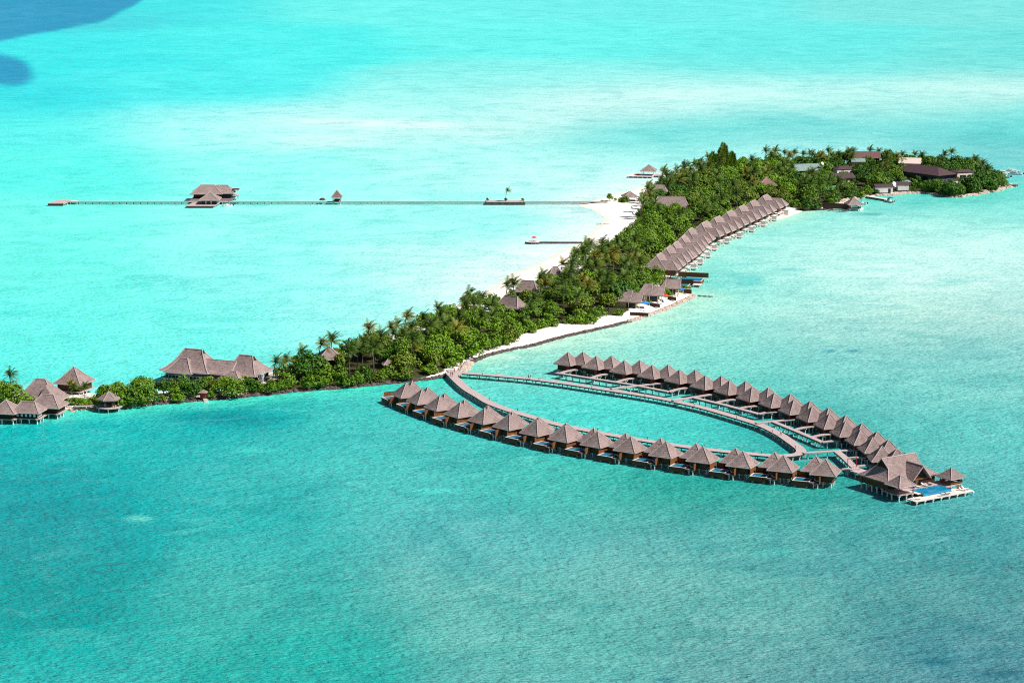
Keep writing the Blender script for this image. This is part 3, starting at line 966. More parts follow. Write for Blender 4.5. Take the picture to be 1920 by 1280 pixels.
def walkway(name, label, cat, pts, w, z, th=0.3, step=3.6, curve=True, m=None, group=None, two=True):
    line = catmull([Vector((*P2(x, y, z), 0)) for x, y in pts]) if curve else [Vector((*P2(x, y, z), 0)) for x, y in pts]
    root = thing(name, label, cat, (0, 0, 0), 0, group)
    ribbon(line, w, z, 0.1).build('deck', m or DECKM, root, recalc=True)
    for nm, s in (('side_beam', 0.5), ('side_beam', -0.5)):
        mb = MB()
        rings = []
        for l, r in sides(line, w + 0.04):
            e = l if s > 0 else r
            q = e + (r - l if s > 0 else l - r) * 0.06
            rings.append([(e.x, e.y, z - 0.04), (e.x, e.y, z - 0.1 - th), (q.x, q.y, z - 0.1 - th), (q.x, q.y, z - 0.11)])
        mb.loft(rings)
        mb.build(nm, BEAM, root, recalc=True)
    trestles(root, line, w, z - 0.08, step, two=two)
    return root, line

LOW = [(843, 697.5), (857.5, 713), (876, 729), (899, 743), (919.5, 755), (951, 767), (979, 775.5), (1010, 784.5), (1045, 794.5), (1082.5, 802.5), (1112, 808), (1158, 816.5), (1219, 826.5), (1277.5, 835.3), (1347, 844), (1431, 852), (1462, 853.8), (1484, 852.6)]
UPP = [(852, 697.5), (880, 699.5), (914, 702), (992.5, 709.3), (1064, 718.5), (1139, 730), (1216, 742.2), (1265, 751.4), (1323, 764.7), (1394, 785.5), (1431, 798), (1463, 814), (1487, 830.5), (1500, 840.5), (1502, 846), (1496, 850.5), (1480, 853)]
wl, LOWLINE = walkway('walkway', 'curved timber walkway behind the near row of villas, from the shore to the loop', 'walkway', LOW, 3.3, 1.75, group='curved timber walkways')
wu, UPPLINE = walkway('walkway', 'curved timber walkway nearer the rear row of villas, sweeping to the loop', 'walkway', UPP, 3.1, 1.752, group='curved timber walkways')
# apron where both walkways reach the shore
ap = MB()
a_ = [P(836, 693, 1.74), P(846, 691.5, 1.74), P(864, 696.3, 1.74), P(866, 700.5, 1.74), P(851, 704, 1.74)]
ap.poly([(q.x, q.y, 1.735) for q in reversed(a_)])
ap.poly([(q.x, q.y, 1.3) for q in a_])
for i in range(5):
    p, q = a_[i], a_[(i + 1) % 5]
    ap.poly([(p.x, p.y, 1.3), (p.x, p.y, 1.735), (q.x, q.y, 1.735), (q.x, q.y, 1.3)])
tag(ap.build('landing', DECKM, recalc=True), 'pointed timber landing where the two curved walkways meet the shore', 'landing')

def jetty(label, main, bridges, w=1.7, z=2.15, short=None):
    root = thing('jetty', label, 'jetty', (0, 0, 0), 0, 'jetties serving the rear row')
    line = [Vector((*P2(x, y, z), 0)) for x, y in main]
    ribbon(line, w, z, 0.3).build('deck', DECKM, root, recalc=True)
    MB_ = ribbon(line, w * 0.9, z - 0.31, 0.28)
    MB_.build('side_beam', BEAM, root, recalc=True)
    trestles(root, line, w, z - 0.3, 2.9, 0.2, two=False)
    for i, (a, b) in enumerate(bridges):
        p, q = Vector((*P2(*a, z), 0)), Vector((*P2(*b, z), 0))
        pts = []
        for k in range(9):
            t = k / 8
            v = p.lerp(q, t)
            v.z = 0.004 + (0.28 * math.sin(PI * min(1, t * 1.05)) if (p - q).length < 16 else 0.0)
            pts.append(v)
        br = ribbon(pts, 1.45, z, 0.28).build('bridge', DECKM, root, recalc=True)
        for v, d in resample([Vector((a_.x, a_.y, 0)) for a_ in pts], 3.1):
            mb = MB().tube((v.x, v.y, -0.6), (v.x, v.y, z - 0.15), 0.15, None, 7)
            mb.box(v.x, v.y, z - 0.36, 1.2, 0.26, 0.2, math.atan2(d.x, -d.y))
            mb.build('trestle', WHITEP, br)
    return root

jetty('straight timber jetty along the far left of the rear row, nearest the beach', [(1043, 698), (1110, 708.5), (1180, 719.5), (1254, 733.5)],
      [((1051, 698.5), (1090, 691)), ((1109, 707.5), (1143, 699.5)), ((1157, 715), (1197, 707)), ((1146, 728), (1250, 716)), ((1254, 733.5), (1300, 724.5))])
jetty('straight timber jetty along the middle of the rear row', [(1295, 743), (1358, 758), (1422.5, 775)],
      [((1261, 750), (1342, 737)), ((1342, 754), (1390, 747)), ((1385, 765), (1431, 759.5)), ((1422.5, 775), (1470, 771))])
jetty('straight timber jetty near the bend of the rear row', [(1449, 789), (1500, 810), (1542, 828)],
      [((1417, 792), (1500, 784)), ((1489, 805), (1535, 797.5)), ((1521, 819), (1562, 812.5)), ((1542, 828), (1593, 826))])
jetty('short timber jetty leading to the big thatched pool lodge', [(1568, 844), (1584, 857), (1599, 872), (1606, 879)],
      [((1506, 848), (1610, 842)), ((1588, 859), (1626, 857)), ((1603, 874), (1650, 871.5)), ((1600, 879.5), (1578, 879))], w=2.2)

# bollard lamps along the walkways
lamp = bpy.data.objects.new('bollard_lamp', None)
COL.objects.link(lamp)
MB().tube((0, 0, 0), (0, 0, 0.95), 0.09, None, 8).build('post', BLACK, lamp)
MB().tube((0, 0, 0.95), (0, 0, 1.15), 0.13, 0.11, 8).build('lamp_head', WHITE, lamp)
lt_ = tree_of(lamp)
first = True
for ln, off, nm, cnt in ((LOWLINE, 1.45, 'walkway behind the near row', 9), (UPPLINE, -1.35, 'walkway facing the rear row', 8)):
    rs = resample(ln, sum((b - a).length for a, b in zip(ln, ln[1:])) / cnt)
    for i, (p, d) in enumerate(rs):
        nn = Vector((-d.y, d.x, 0))
        q = p + nn * off
        lab = 'small dark bollard lamp on the %s, %s from the shore' % (nm, ORD[i])
        if first:
            first = False
            lamp.location = (q.x, q.y, 1.76)
            tag(lamp, lab, 'lamp', 'bollard lamps on the walkways')
        else:
            tag(dup(lt_, (q.x, q.y, 1.76), 0, lab), lab, 'lamp', 'bollard lamps on the walkways')

# ------------------------------------------------------------------ big lodge with pool at the end of the rear row
def lodge():
    rz = math.radians(33.5)
    o = thing('pool_lodge', 'large thatched lodge with gabled dormer and blue pool at the end of the rear row', 'lodge', (107.0, 655.6, 0), rz)
    # main roof: gablet hip
    ze, zr, L, D = 4.2, 9.7, 20.0, 13.0
    y0, y1 = 6.4, 6.4
    x0, x1 = 3.6, 15.9
    zg = 7.1
    mb = MB()
    def line(p, q, n, sag):
        return [(p[0] + (q[0] - p[0]) * t, p[1] + (q[1] - p[1]) * t, p[2] + (q[2] - p[2]) * t - sag * math.sin(PI * t)) for t in [k / n for k in range(n + 1)]]
    A, B, C, Dd = (0, 0, ze), (L, 0, ze), (L, D, ze), (0, D, ze)
    gW = ((3.6, 3.9, zg), (3.6, 8.9, zg))
    gE = ((15.9, 3.9, zg), (15.9, 8.9, zg))
    rW, rE = (3.2, 6.4, zr), (16.3, 6.4, zr)
    lA, lB, lC, lD = line(A, gW[0], 4, .35) , line(B, gE[0], 4, .35), line(C, gE[1], 4, .35), line(Dd, gW[1], 4, .35)
    lA += [rW]; lB += [rE]; lC += [rE]; lD += [rW]
    for p, q in ((lA, lB), (lC, lD)):
        for k in range(len(p) - 1):
            mb.poly([p[k], q[k], q[k + 1], p[k + 1]])
    for p, q in ((lB, lC), (lD, lA)):
        for k in range(4):
            mb.poly([p[k], q[k], q[k + 1], p[k + 1]])
    # fringe and underside
    low = [(x + (0.25 if x < 1 else -0.25), y + (0.25 if y < 1 else -0.25), ze - 0.45) for x, y, z in (A, B, C, Dd)]
    top = [A, B, C, Dd]
    for i in range(4):
        j = (i + 1) % 4
        mb.poly([low[i], low[j], top[j], top[i]])
    mb.poly([low[3], low[2], low[1], low[0]])
    roof = mb.build('roof', THATCH, o)
    cp = MB()
    for l in (lA, lB, lC, lD):
        for a, b in zip(l, l[1:]):
            cp.tube(a, b, 0.15, None, 5)
    cp.tube(rW, rE, 0.2, None, 5)
    cp.build('ridge_cap', CAP, roof)
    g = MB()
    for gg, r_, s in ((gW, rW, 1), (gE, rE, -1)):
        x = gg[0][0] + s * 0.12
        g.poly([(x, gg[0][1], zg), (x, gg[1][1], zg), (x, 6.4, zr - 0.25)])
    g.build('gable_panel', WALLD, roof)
    # dormer gable over the pool side
    gx, hw, gy, za = 11.3, 3.5, -1.9, 7.9
    d = MB()
    for s in (-1, 1):
        e0, e1 = (gx + s * hw, gy, 4.0), (gx + s * hw, 3.0, 4.0)
        a0, a1 = (gx, gy - 0.3, za), (gx, 4.6, za)
        up = [(p[0], p[1], p[2] + 0.28) for p in (e0, e1, a1, a0)]
        dn = [e0, e1, a1, a0]
        d.poly(up if s > 0 else up[::-1])
        d.poly(dn[::-1] if s > 0 else dn)
        d.poly([dn[0], dn[3], up[3], up[0]])
        d.poly([dn[0], up[0], up[1], dn[1]])
    do_ = d.build('dormer_roof', THATCH, o, recalc=True)
    bb = MB()
    for s in (-1, 1):
        bb.tube((gx + s * hw, gy - 0.1, 4.15), (gx, gy - 0.4, za + 0.15), 0.15, None, 5)
    bb.tube((gx, gy - 0.3, za + 0.32), (gx, 4.6, za + 0.32), 0.14, None, 5)
    bb.build('barge_board', CAP, do_)
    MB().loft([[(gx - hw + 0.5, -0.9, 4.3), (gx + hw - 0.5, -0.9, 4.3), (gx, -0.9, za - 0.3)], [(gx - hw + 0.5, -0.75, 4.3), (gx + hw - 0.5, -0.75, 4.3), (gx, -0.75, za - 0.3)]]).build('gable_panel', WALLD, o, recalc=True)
    # front wall with tall windows under the dormer
    MB().span(1.0, 19.0, 0.9, 12.0, 2.0, 4.3).build('wall', WALLD, o)
    MB().span(8.3, 14.3, -1.25, -0.95, 4.0, 4.3).build('lintel', SCREEN, o)
    for i in range(4):
        w = MB().span(8.6 + i * 1.4, 9.7 + i * 1.4, 0.78, 0.88, 2.05, 3.95).build('window', CREAM if i % 2 == 0 else GLASS, o)
    # long brown side wall
    MB().span(0.72, 0.98, 0.9, 12.0, 2.0, 3.9).build('side_wall', WALLB, o)
    MB().span(0.5, 1.2, 11.6, 12.6, 2.0, 4.2).build('corner_wall', SCREEN, o)
    # small hip roofed veranda at the near corner
    v = add_hip(o, 1.7, -3.3, 3.2, 3.1, 4.45, 7.1, m=THATCH, name='veranda_roof')
    MB().span(-1.1, 4.5, -6.0, 0.7, 1.85, 2.05).build('veranda_deck', DECKM, o)
    rail = MB()
    for i in range(12):
        rail.span(-1.0 + i * 0.49, -0.94 + i * 0.49, -5.95, -5.89, 2.05, 2.95)
        rail.span(-1.05, -0.99, -5.9 + i * 0.5, -5.84 + i * 0.5, 2.05, 2.95)
    rail.span(-1.05, 4.45, -5.97, -5.87, 2.95, 3.03).span(-1.07, -0.97, -5.87, 0.2, 2.951, 3.03)
    rail.build('railing', SCREEN, o)
    for x, y in ((-0.9, -5.8), (4.3, -5.8), (-0.9, -0.6), (4.3, -1.2)):
        MB().tube((x, y, 2.05), (x, y, 4.3), 0.11, None, 6).build('post', WALLB, o)
    # decks and pool
    MB().span(4.6, 20.5, -2.6, 0.9, 1.8, 2.0).span(16.9, 20.5, -6.2, -2.6, 1.802, 2.002).build('pool_deck', DECKM, o)
    MB().span(4.6, 5.9, -7.4, -2.6, 1.803, 1.99).build('step_deck', DECKW, o)
    pb = MB().span(5.92, 16.88, -8.1, -2.62, 0.9, 1.86).build('pool', SCREEN, o)
    MB().span(6.1, 16.7, -8.18, -2.8, 1.0, 1.93).build('pool_water', POOLB, pb)
    MB().span(0.4, 22.8, -11.3, -8.25, 1.0, 1.22).span(17.2, 22.8, -8.25, -6.3, 1.001, 1.221).span(0.4, 5.7, -8.25, -7.4, 1.001, 1.221).build('sun_deck', DECKW, o)
    # stilts
    pts = [(0.9, 1.0 + i * 2.2) for i in range(6)] + [(3.6, 1.2 + i * 3.5) for i in range(4)] + [(9, 5), (14, 5), (19, 5), (19, 11)]
    stilts(o, pts, 2.0, 0.24)
    stilts(o, [(-0.8, -5.6), (2.0, -5.6), (4.2, -5.6), (-0.8, -2.6)], 1.85, 0.22)
    stilts(o, [(0.9 + i * 3.1, -11.0) for i in range(8)] + [(0.8, -8.6), (22.4, -8.6), (4.5, -8.0)], 1.0, 0.2)
    # entrance arch posts
    for x in (7.5, 10.9):
        MB().tube((x, 25.6, -0.5), (x, 25.6, 5.2), 0.11, None, 6).build('entrance_post', REDPAINT, o)
    MB().span(7.4, 11.0, 25.5, 25.7, 5.0, 5.2).build('entrance_beam', REDPAINT, o)
    MB().span(7.0, 11.4, 12.02, 26.8, 1.75, 1.93).build('entrance_deck', DECKM, o)
    stilts(o, [(7.4, 14 + i * 4) for i in range(4)] + [(11.0, 14 + i * 4) for i in range(4)], 1.75, 0.2)
    return o, rz

lodge_o, lrz = lodge()
LM = Matrix.Translation((107.0, 655.6, 0)) @ Matrix.Rotation(lrz, 4, 'Z')
def inl(x, y, z):
    return LM @ Vector((x, y, z))

def gazebo(name, label, loc, rz, half, zf, ze, za, rail=True, group=None, stl=True, m=None, post=WALLB, deck=None, posth=None, ladder=False):
    o = thing(name, label, 'gazebo', loc, rz, group)
    add_hip(o, 0, 0, half, half, ze, za, m=m, capr=0.12)
    h = half * 0.8
    if deck is not False:
        MB().span(-h, h, -h, h, zf - 0.25, zf).build('floor', deck or DECKM, o)
    for x in (-1, 1):
        for y in (-1, 1):
            MB().tube((x * h * 0.9, y * h * 0.9, zf), (x * h * 0.9, y * h * 0.9, ze + 0.2), 0.11, None, 6).build('post', post, o)
    if rail:
        r = MB()
        for s in (-1, 1):
            r.span(-h, h, s * h * 0.95 - 0.04, s * h * 0.95 + 0.04, zf + 0.25, zf + 0.85)
            r.span(s * h * 0.95 - 0.04, s * h * 0.95 + 0.04, -h, h, zf + 0.26, zf + 0.86)
        r.build('railing', SCREEN, o)
    if stl:
        stilts(o, [(x * h * 0.85, y * h * 0.85) for x in (-1, 1) for y in (-1, 1)], zf - 0.2, 0.18)
    return o

gp = inl(21.2, -3.5, 0)
gz = gazebo('gazebo', 'small thatched gazebo on posts beside the big blue pool', (gp.x, gp.y, 0), lrz, 2.95, 2.15, 4.05, 6.6)
st = MB()
for i in range(6):
    st.span(-0.7, 0.7, -2.6 - i * 0.35, -2.25 - i * 0.35, 1.85 - i * 0.13, 1.95 - i * 0.13)
st.build('stair', SCREEN, gz)
for i, (x, y, z, a, nv, nm) in enumerate((
        (2.0, -9.6, 1.222, 0.9, 0, 'navy-cushioned lounger alone at the left end of the white sun deck'),
        (11.2, -10.6, 1.222, 1.4, 1, 'navy lounger on the front edge of the white sun deck, left of a pair'),
        (13.0, -10.6, 1.222, 1.4, 1, 'navy lounger on the front edge of the white sun deck, right of a pair'),
        (20.0, -9.3, 1.222, 0.5, 0, 'white lounger at the right end of the white sun deck, left one'),
        (21.6, -8.9, 1.222, 0.5, 0, 'white lounger at the far right tip of the white sun deck'),
        (8.0, -1.6, 2.003, 0.3, 1, 'navy lounger on the pool deck under the gabled dormer, leftmost'),
        (9.6, -1.6, 2.003, 0.3, 0, 'white lounger on the pool deck under the gabled dormer, left of centre'),
        (12.5, -1.6, 2.003, 0.3, 0, 'white lounger on the pool deck right of the dormer windows'),
        (14.4, -1.6, 2.003, 0.3, 1, 'navy lounger on the pool deck nearest the gazebo'))):
    p = inl(x, y, z)
    put_lounger(p.x, p.y, p.z, lrz + a, nm, 'loungers around the big pool', bool(nv))
anchor('big thatched lodge with the blue pool', inl(10, 6, 0))

# ------------------------------------------------------------------ long row of twin-winged beach villas
DOCKS = [(1281, 517), (1298, 503), (1310.6, 494), (1325, 481), (1337, 467), (1361, 454), (1384, 444), (1407, 432.5), (1429, 422), (1449.5, 412), (1472, 400.6)]
DW = [np.array(P2(x, y, 0.8)) for x, y in DOCKS]

def make_row_villa():
    """local x along the row, y towards the sea; origin under the main ridge"""
    root = bpy.data.objects.new('beach_villa', None)
    COL.objects.link(root)
    add_hip(root, 0, 0, 9.4, 5.0, 5.0, 9.9, rl=4.6, m=THATCH, capr=0.17)
    for s in (-1, 1):
        # wing: ridge runs seaward, hipped end
        cx, hw, y0, y1, ze, za = s * 5.4, 3.5, 0.5, 10.6, 4.7, 7.9
        mb = MB()
        yr = 7.4
        A, B, C, D = (cx - hw, y0, ze), (cx + hw, y0, ze), (cx + hw, y1, ze), (cx - hw, y1, ze)
        R0, R1 = (cx, y0, za), (cx, yr, za)
        mb.poly([B, C, R1, R0])
        mb.poly([D, A, R0, R1])
        mb.poly([C, D, R1])
        low = [(x + (0.15 if x < cx else -0.15), y - (0.15 if y > 5 else 0), ze - 0.5) for x, y, z in (A, B, C, D)]
        top = [A, B, C, D]
        for i in range(4):
            mb.poly([low[i], low[(i + 1) % 4], top[(i + 1) % 4], top[i]])
        mb.poly(low[::-1])
        w = mb.build('wing_roof', THATCH, root, recalc=True)
        cp = MB()
        cp.tube(R0, R1, 0.17, None, 5)
        cp.tube(R1, C, 0.17, None, 5)
        cp.tube(R1, D, 0.17, None, 5)
        for p0, p1 in ((B, C), (C, D), (D, A)):
            cp.tube((p0[0], p0[1], p0[2] - 0.2), (p1[0], p1[1], p1[2] - 0.2), 0.26, None, 5)
        cp.build('ridge_cap', CAP, w)
        MB().span(cx - 2.9, cx + 2.9, 1.0, 9.4, 2.2, 4.5).build('wall', WALLB, root)
        MB().span(cx - 1.6, cx + 1.6, 9.36, 9.46, 2.35, 4.1).build('glass_door', GLASS, root)
        MB().span(cx - 3.3, cx + 3.3, 9.4, 11.0, 2.0, 2.2).build('terrace', DECKW, root)
        st = MB()
        for i in range(5):
            st.span(cx + s * 2.2 - 0.6, cx + s * 2.2 + 0.6, 11.0 + i * 0.35, 11.35 + i * 0.35, 1.75 - i * 0.35, 1.87 - i * 0.35)
        st.build('stair', DECKW, root)
        stilts(root, [(cx - 2.8, 9.2), (cx + 2.8, 9.2), (cx - 2.8, 6), (cx + 2.8, 6), (cx - 2.8, 10.8), (cx + 2.8, 10.8)], 2.1, 0.22)
    MB().span(-9.2, 9.2, -4.2, 0.95, 1.0, 5.0).build('wall', WALLD, root)
    dk = MB().span(-1.9, 1.9, 9.5, 13.4, 0.75, 0.95).build('sun_deck', DECKW, root)
    stilts(root, [(-1.6, 13.0), (1.6, 13.0), (-1.6, 10), (1.6, 10)], 0.8, 0.16)
    MB().span(-0.2, 0.2, 9.6, 13.0, 0.95, 2.6).build('privacy_wall', WHITEP, root)
    return root

tr = tree_of(make_row_villa())
nrow = len(DW)
ROWC = []
for i in range(nrow):
    a, b = DW[max(i - 1, 0)], DW[min(i + 1, nrow - 1)]
    u = (b - a) / np.hypot(*(b - a))
    sea = np.array([u[1], -u[0]])
    c = DW[i] - sea * 11.4 + u * 1.0
    ROWC.append((c, u, sea))
    # local x must run so that y points to the sea: x = rotate sea by -90deg
    rz = math.atan2(sea[1], sea[0]) - PI / 2
    lab = 'twin-winged thatched beach villa %s of the long row' % end_name(i, nrow, 'near end', 'far end')
    if i == 0:
        r = tr[0]
        r.location = (c[0], c[1], 0)
        r.rotation_euler = (0, 0, rz)
    else:
        r = dup(tr, (c[0], c[1], 0), rz, lab)
    tag(r, lab, 'villa', 'villas in the long row beside the wood')
    anchor('villa %s' % end_name(i, nrow, 'near end', 'far end'), c)

# pool terraces at the near end of the row
def pool_terrace(label, p, rz, L, D, screen, z=2.0):
    o = thing('pool_terrace', label, 'pool terrace', (p[0], p[1], 0), rz, 'pool terraces of the long row')
    b = MB().span(-L / 2, L / 2, -D / 2, D / 2, z - 1.7, z - 0.08).build('pool', SCREEN, o)
    MB().span(-L / 2 + 0.2, L / 2 - 0.2, -D / 2 + 0.2, D / 2 - 0.2, z - 0.6, z - 0.02).build('pool_water', POOLB, b)
    MB().span(-L / 2 - 0.04, L / 2 + 0.04, -D / 2 - 0.04, -D / 2 + 0.2, z - 0.078, z + 0.06).span(L / 2 - 0.2, L / 2 + 0.04, -D / 2 + 0.2, D / 2 + 0.04, z - 0.079, z + 0.06).build('coping', DECKW, b)
    stilts(o, [(L / 2 - 0.8, -D / 2 + 0.8), (L / 2 - 0.8, D / 2 - 0.8), (0, -D / 2 + 0.8)], z - 1.68, 0.25)
    if screen:
        MB().span(-L / 2 - 2, L / 2 + 1.5, D / 2 + 2.4, D / 2 + 2.6, z - 0.2, z + 1.9).build('screen', SCREEN, o)
        MB().span(-L * 1.3, L / 2 - 3, -D / 2 - 1.4, -D / 2 - 1.2, z - 1.2, z + 0.9).build('screen', BROWNFENCE, o)
        MB().span(L / 2 - 3, L / 2 + 0.5, -D / 2 - 4.2, -D / 2 - 0.1, z - 1.2, z - 0.95).build('lower_deck', DECKW, o)
        stilts(o, [(L / 2, -D / 2 - 3.8), (L / 2 - 2.6, -D / 2 - 3.8), (L / 2 + 1.2, D / 2 + 2.5)], z - 1.2, 0.22)
    return o

pool_terrace('large blue plunge pool with a tall orange-brown screen at the long row', P2(1296, 523.5, 2.0), math.radians(-14), 10, 9, True)
pool_terrace('small blue plunge pool behind the bungalow with the upper blue umbrella', P2(1276, 535, 1.6), math.radians(-14), 7, 8, False, 1.7)

# ------------------------------------------------------------------ gabled bungalows with umbrellas
def bungalow(label, loc, rz, L1, L2, w, cat='bungalow', group='gabled bungalows by the umbrella terraces', ze=2.7, za=6.0):
    """ridge along local x: front gable section (0..L1), set-back hip section behind"""
    o = thing('thatched_bungalow', label, cat, (*loc, 0.9), rz, group)
    def sec(x0, x1, hw, ze, za, y0=0.0, hip=0.0, nm='roof'):
        mb = MB()
        A, B, C, D = (x0, y0 - hw, ze), (x1, y0 - hw, ze), (x1, y0 + hw, ze), (x0, y0 + hw, ze)
        R0, R1 = (x0 + hip, y0, za), (x1 + 0.25, y0, za)
        M0, M1 = [((a[0] + b[0]) / 2, (a[1] * 1.1 + b[1]) / 2.1, (a[2] + b[2]) / 2 - 0.25) for a, b in ((A, R0), (B, R1))]
        mb.poly([A, B, M1, M0]); mb.poly([M0, M1, R1, R0])
        M2, M3 = [((a[0] + b[0]) / 2, (a[1] * 1.1 + b[1]) / 2.1, (a[2] + b[2]) / 2 - 0.25) for a, b in ((C, R1), (D, R0))]
        mb.poly([C, D, M3, M2]); mb.poly([M2, M3, R0, R1])
        mb.poly([D, A, M0, M3]); mb.poly([M3, M0, R0])
        dn = [(x, y, z - 0.3) for x, y, z in (A, B, C, D)]
        up = [A, B, C, D]
        for i in (0, 2, 3):
            mb.poly([dn[i], dn[(i + 1) % 4], up[(i + 1) % 4], up[i]])
        r = mb.build(nm, THATCH, o, recalc=False)
        cp = MB().tube(R0, R1, 0.16, None, 5)
        cp.tube(B, M1, 0.14, None, 5); cp.tube(M1, R1, 0.14, None, 5); cp.tube(C, M2, 0.14, None, 5); cp.tube(M2, R1, 0.14, None, 5)
        cp.build('ridge_cap', CAP, r)
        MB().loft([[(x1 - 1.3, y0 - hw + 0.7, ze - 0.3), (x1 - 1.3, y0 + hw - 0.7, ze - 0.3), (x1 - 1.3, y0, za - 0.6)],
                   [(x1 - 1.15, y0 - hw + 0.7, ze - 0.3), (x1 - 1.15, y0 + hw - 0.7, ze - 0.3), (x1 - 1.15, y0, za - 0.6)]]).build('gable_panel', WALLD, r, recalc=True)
    sec(0, L1, w, ze, za)
    sec(-L2, -0.3, w * 1.12, ze + 0.1, za + 0.9, 0.4, 3.0, 'rear_roof')
    MB().span(-L2 + 1, L1 - 2.2, -w + 1.2, w - 1.0, 0, ze).build('wall', CREAM, o)
    MB().span(-2, L1 - 2.0, -w + 1.1, -w + 1.19, 0.1, ze - 0.5).build('glass_door', GLASS, o)
    for x in (L1 - 0.7, L1 / 2, -1.0, -L2 / 2):
        MB().tube((x, -w + 0.55, 0), (x, -w + 0.55, ze + 0.2), 0.16, None, 6).build('post', CREAM, o)
    return o

bungalow('thatched bungalow with twin gabled roof behind the near blue umbrella', P2(1186, 559.5, 4.5), math.radians(-14), 4.2, 8.5, 4.0)
bungalow('thatched bungalow with twin gabled roof behind the red umbrella', P2(1224, 547, 4.5), math.radians(-10), 4.8, 6.5, 4.0)
bungalow('small thatched bungalow with a plain gable behind the upper blue umbrella', P2(1249, 534, 4.5), math.radians(-6), 6.0, 2.8, 4.2)

def umbrella(label, p, z, m, r=1.9, h=2.5, group=None):
    o = thing('beach_umbrella', label, 'umbrella', (p[0], p[1], z), 0.3, group)
    MB().tube((0, 0, 0), (0, 0, h + 0.15), 0.06, None, 6).build('pole', WHITEP, o)
    k = 10
    MB().loft([[(math.cos(i * 2 * PI / k) * q, math.sin(i * 2 * PI / k) * q, zz) for i in range(k)] for q, zz in ((r * 0.9, h - 0.75), (r, h - 0.62), (r * 0.55, h - 0.22), (0.05, h))], cap=True).build('canopy', m, o)
    return o

umbrella('near blue umbrella standing on the sandy terrace by the lowest bungalow', P2(1209, 577, 0.9), 1.0, BLUE, 2.3, 2.6)
umbrella('red umbrella standing on the sandy terrace between two bungalows', P2(1245.5, 563, 0.9), 1.0, RED, 1.9, 2.6)
umbrella('upper blue umbrella standing beside the highest bungalow', P2(1276.5, 551, 0.9), 1.0, BLUE, 1.7, 2.6)

def low_wall(name, label, a, b, h, m, cat, z=0.6, th=0.3, cap=None, foot=False):
    p, q = Vector((*P2(*a, z), 0)), Vector((*P2(*b, z), 0))
    d = q - p
    o = thing(name, label, cat, (p.x, p.y, z), math.atan2(d.y, d.x))
    L = d.length
    MB().span(0, L, -th / 2, th / 2, 0, h).build('panel', m, o)
    MB().span(-0.05, L + 0.05, -th / 2 - 0.06, th / 2 + 0.06, h, h + 0.1).build('coping', cap or WHITEP, o)
    if foot:
        MB().tube((L - 0.6, 0, -1.6), (L - 0.6, 0, 0.0), 0.2, None, 8).build('stilt', WHITEP, o)
    return o

low_wall('terrace_wall', 'dark brown wall standing out over the water below the near blue umbrella', (1181, 591), (1215.5, 592.8), 1.35, BROWNFENCE, 'wall', 0.7, foot=True)
low_wall('terrace_wall', 'dark brown wall beside the near blue umbrella on the sand', (1219, 573.5), (1237, 576.6), 1.5, BROWNFENCE, 'wall')
low_wall('terrace_wall', 'dark brown wall beside the red umbrella on the sand', (1252, 561), (1267.5, 563.7), 1.5, BROWNFENCE, 'wall')
low_wall('terrace_wall', 'red-brown wall at the end of the sand beside the upper blue umbrella', (1282, 549), (1296.5, 551.3), 1.9, BROWNFENCE, 'wall')
for x, y, a, nv, nm in ((1205, 580, 0.4, 1, 'dark lounger on the sand in front of the lowest bungalow'), (1211, 581, 0.4, 0, 'white lounger on the sand beside the near blue umbrella'),
                        (1236, 567, 0.2, 0, 'white lounger on the sand in front of the red umbrella, left one'), (1243, 568, 0.2, 1, 'dark lounger on the sand in front of the red umbrella, right one'),
                        (1268, 553, 0.2, 0, 'white lounger on the sand below the upper blue umbrella, left one'), (1275, 553.5, 0.2, 0, 'white lounger on the sand below the upper blue umbrella, right one')):
    p = P(x, y, 1.0)
    put_lounger(p.x, p.y, 1.1, a, nm, 'loungers on the umbrella terraces', bool(nv))

# ------------------------------------------------------------------ huts of the left corner
def hut(label, loc, rz, ax, ay, zf, ze, za, rl=0.0, wall=True, group=None, wm=WALLD, windows=0, stl=True, land=False, veranda=True, flare=1.12, m=None):
    o = thing('thatched_hut', label, 'hut', (*loc, 0), rz, group)
    add_hip(o, 0, 0, ax, ay, ze, za, rl=rl, capr=0.17, flare=flare, m=m)
    if wall:
        MB().span(-ax + 0.9, ax - 0.9, -ay + 0.9, ay - 0.9, zf, ze).build('wall', wm, o)
    for i in range(windows):
        x = -ax + 2.2 + i * (2 * ax - 4.0) / max(1, windows - 1)
        MB().span(x - 0.35, x + 0.35, -ay + 0.82, -ay + 0.89, zf + 0.5, ze - 0.3).build('window', WHITEP, o)
    if windows:
        for i in range(4):
            y = -ay + 1.5 + i * 1.0
            MB().span(ax - 0.89, ax - 0.82, y - 0.25, y + 0.25, zf + 0.3, ze - 0.3).build('window', WHITEP, o)
    if stl:
        if veranda:
            MB().span(-ax + 0.3, ax - 0.1, -ay + 0.3, ay - 0.1, zf - 0.25, zf - 0.02).build('floor', DECKM, o)
        k = max(2, int(ax / 1.2))
        pts = [(-ax + 0.8 + i * (2 * ax - 1.6) / (k - 1), -ay + 0.6) for i in range(k)] + [(ax - 0.6, -ay + 0.6 + i * 2.2) for i in range(1, 3)]
        stilts(o, pts, zf - 0.2, 0.2)
    return o

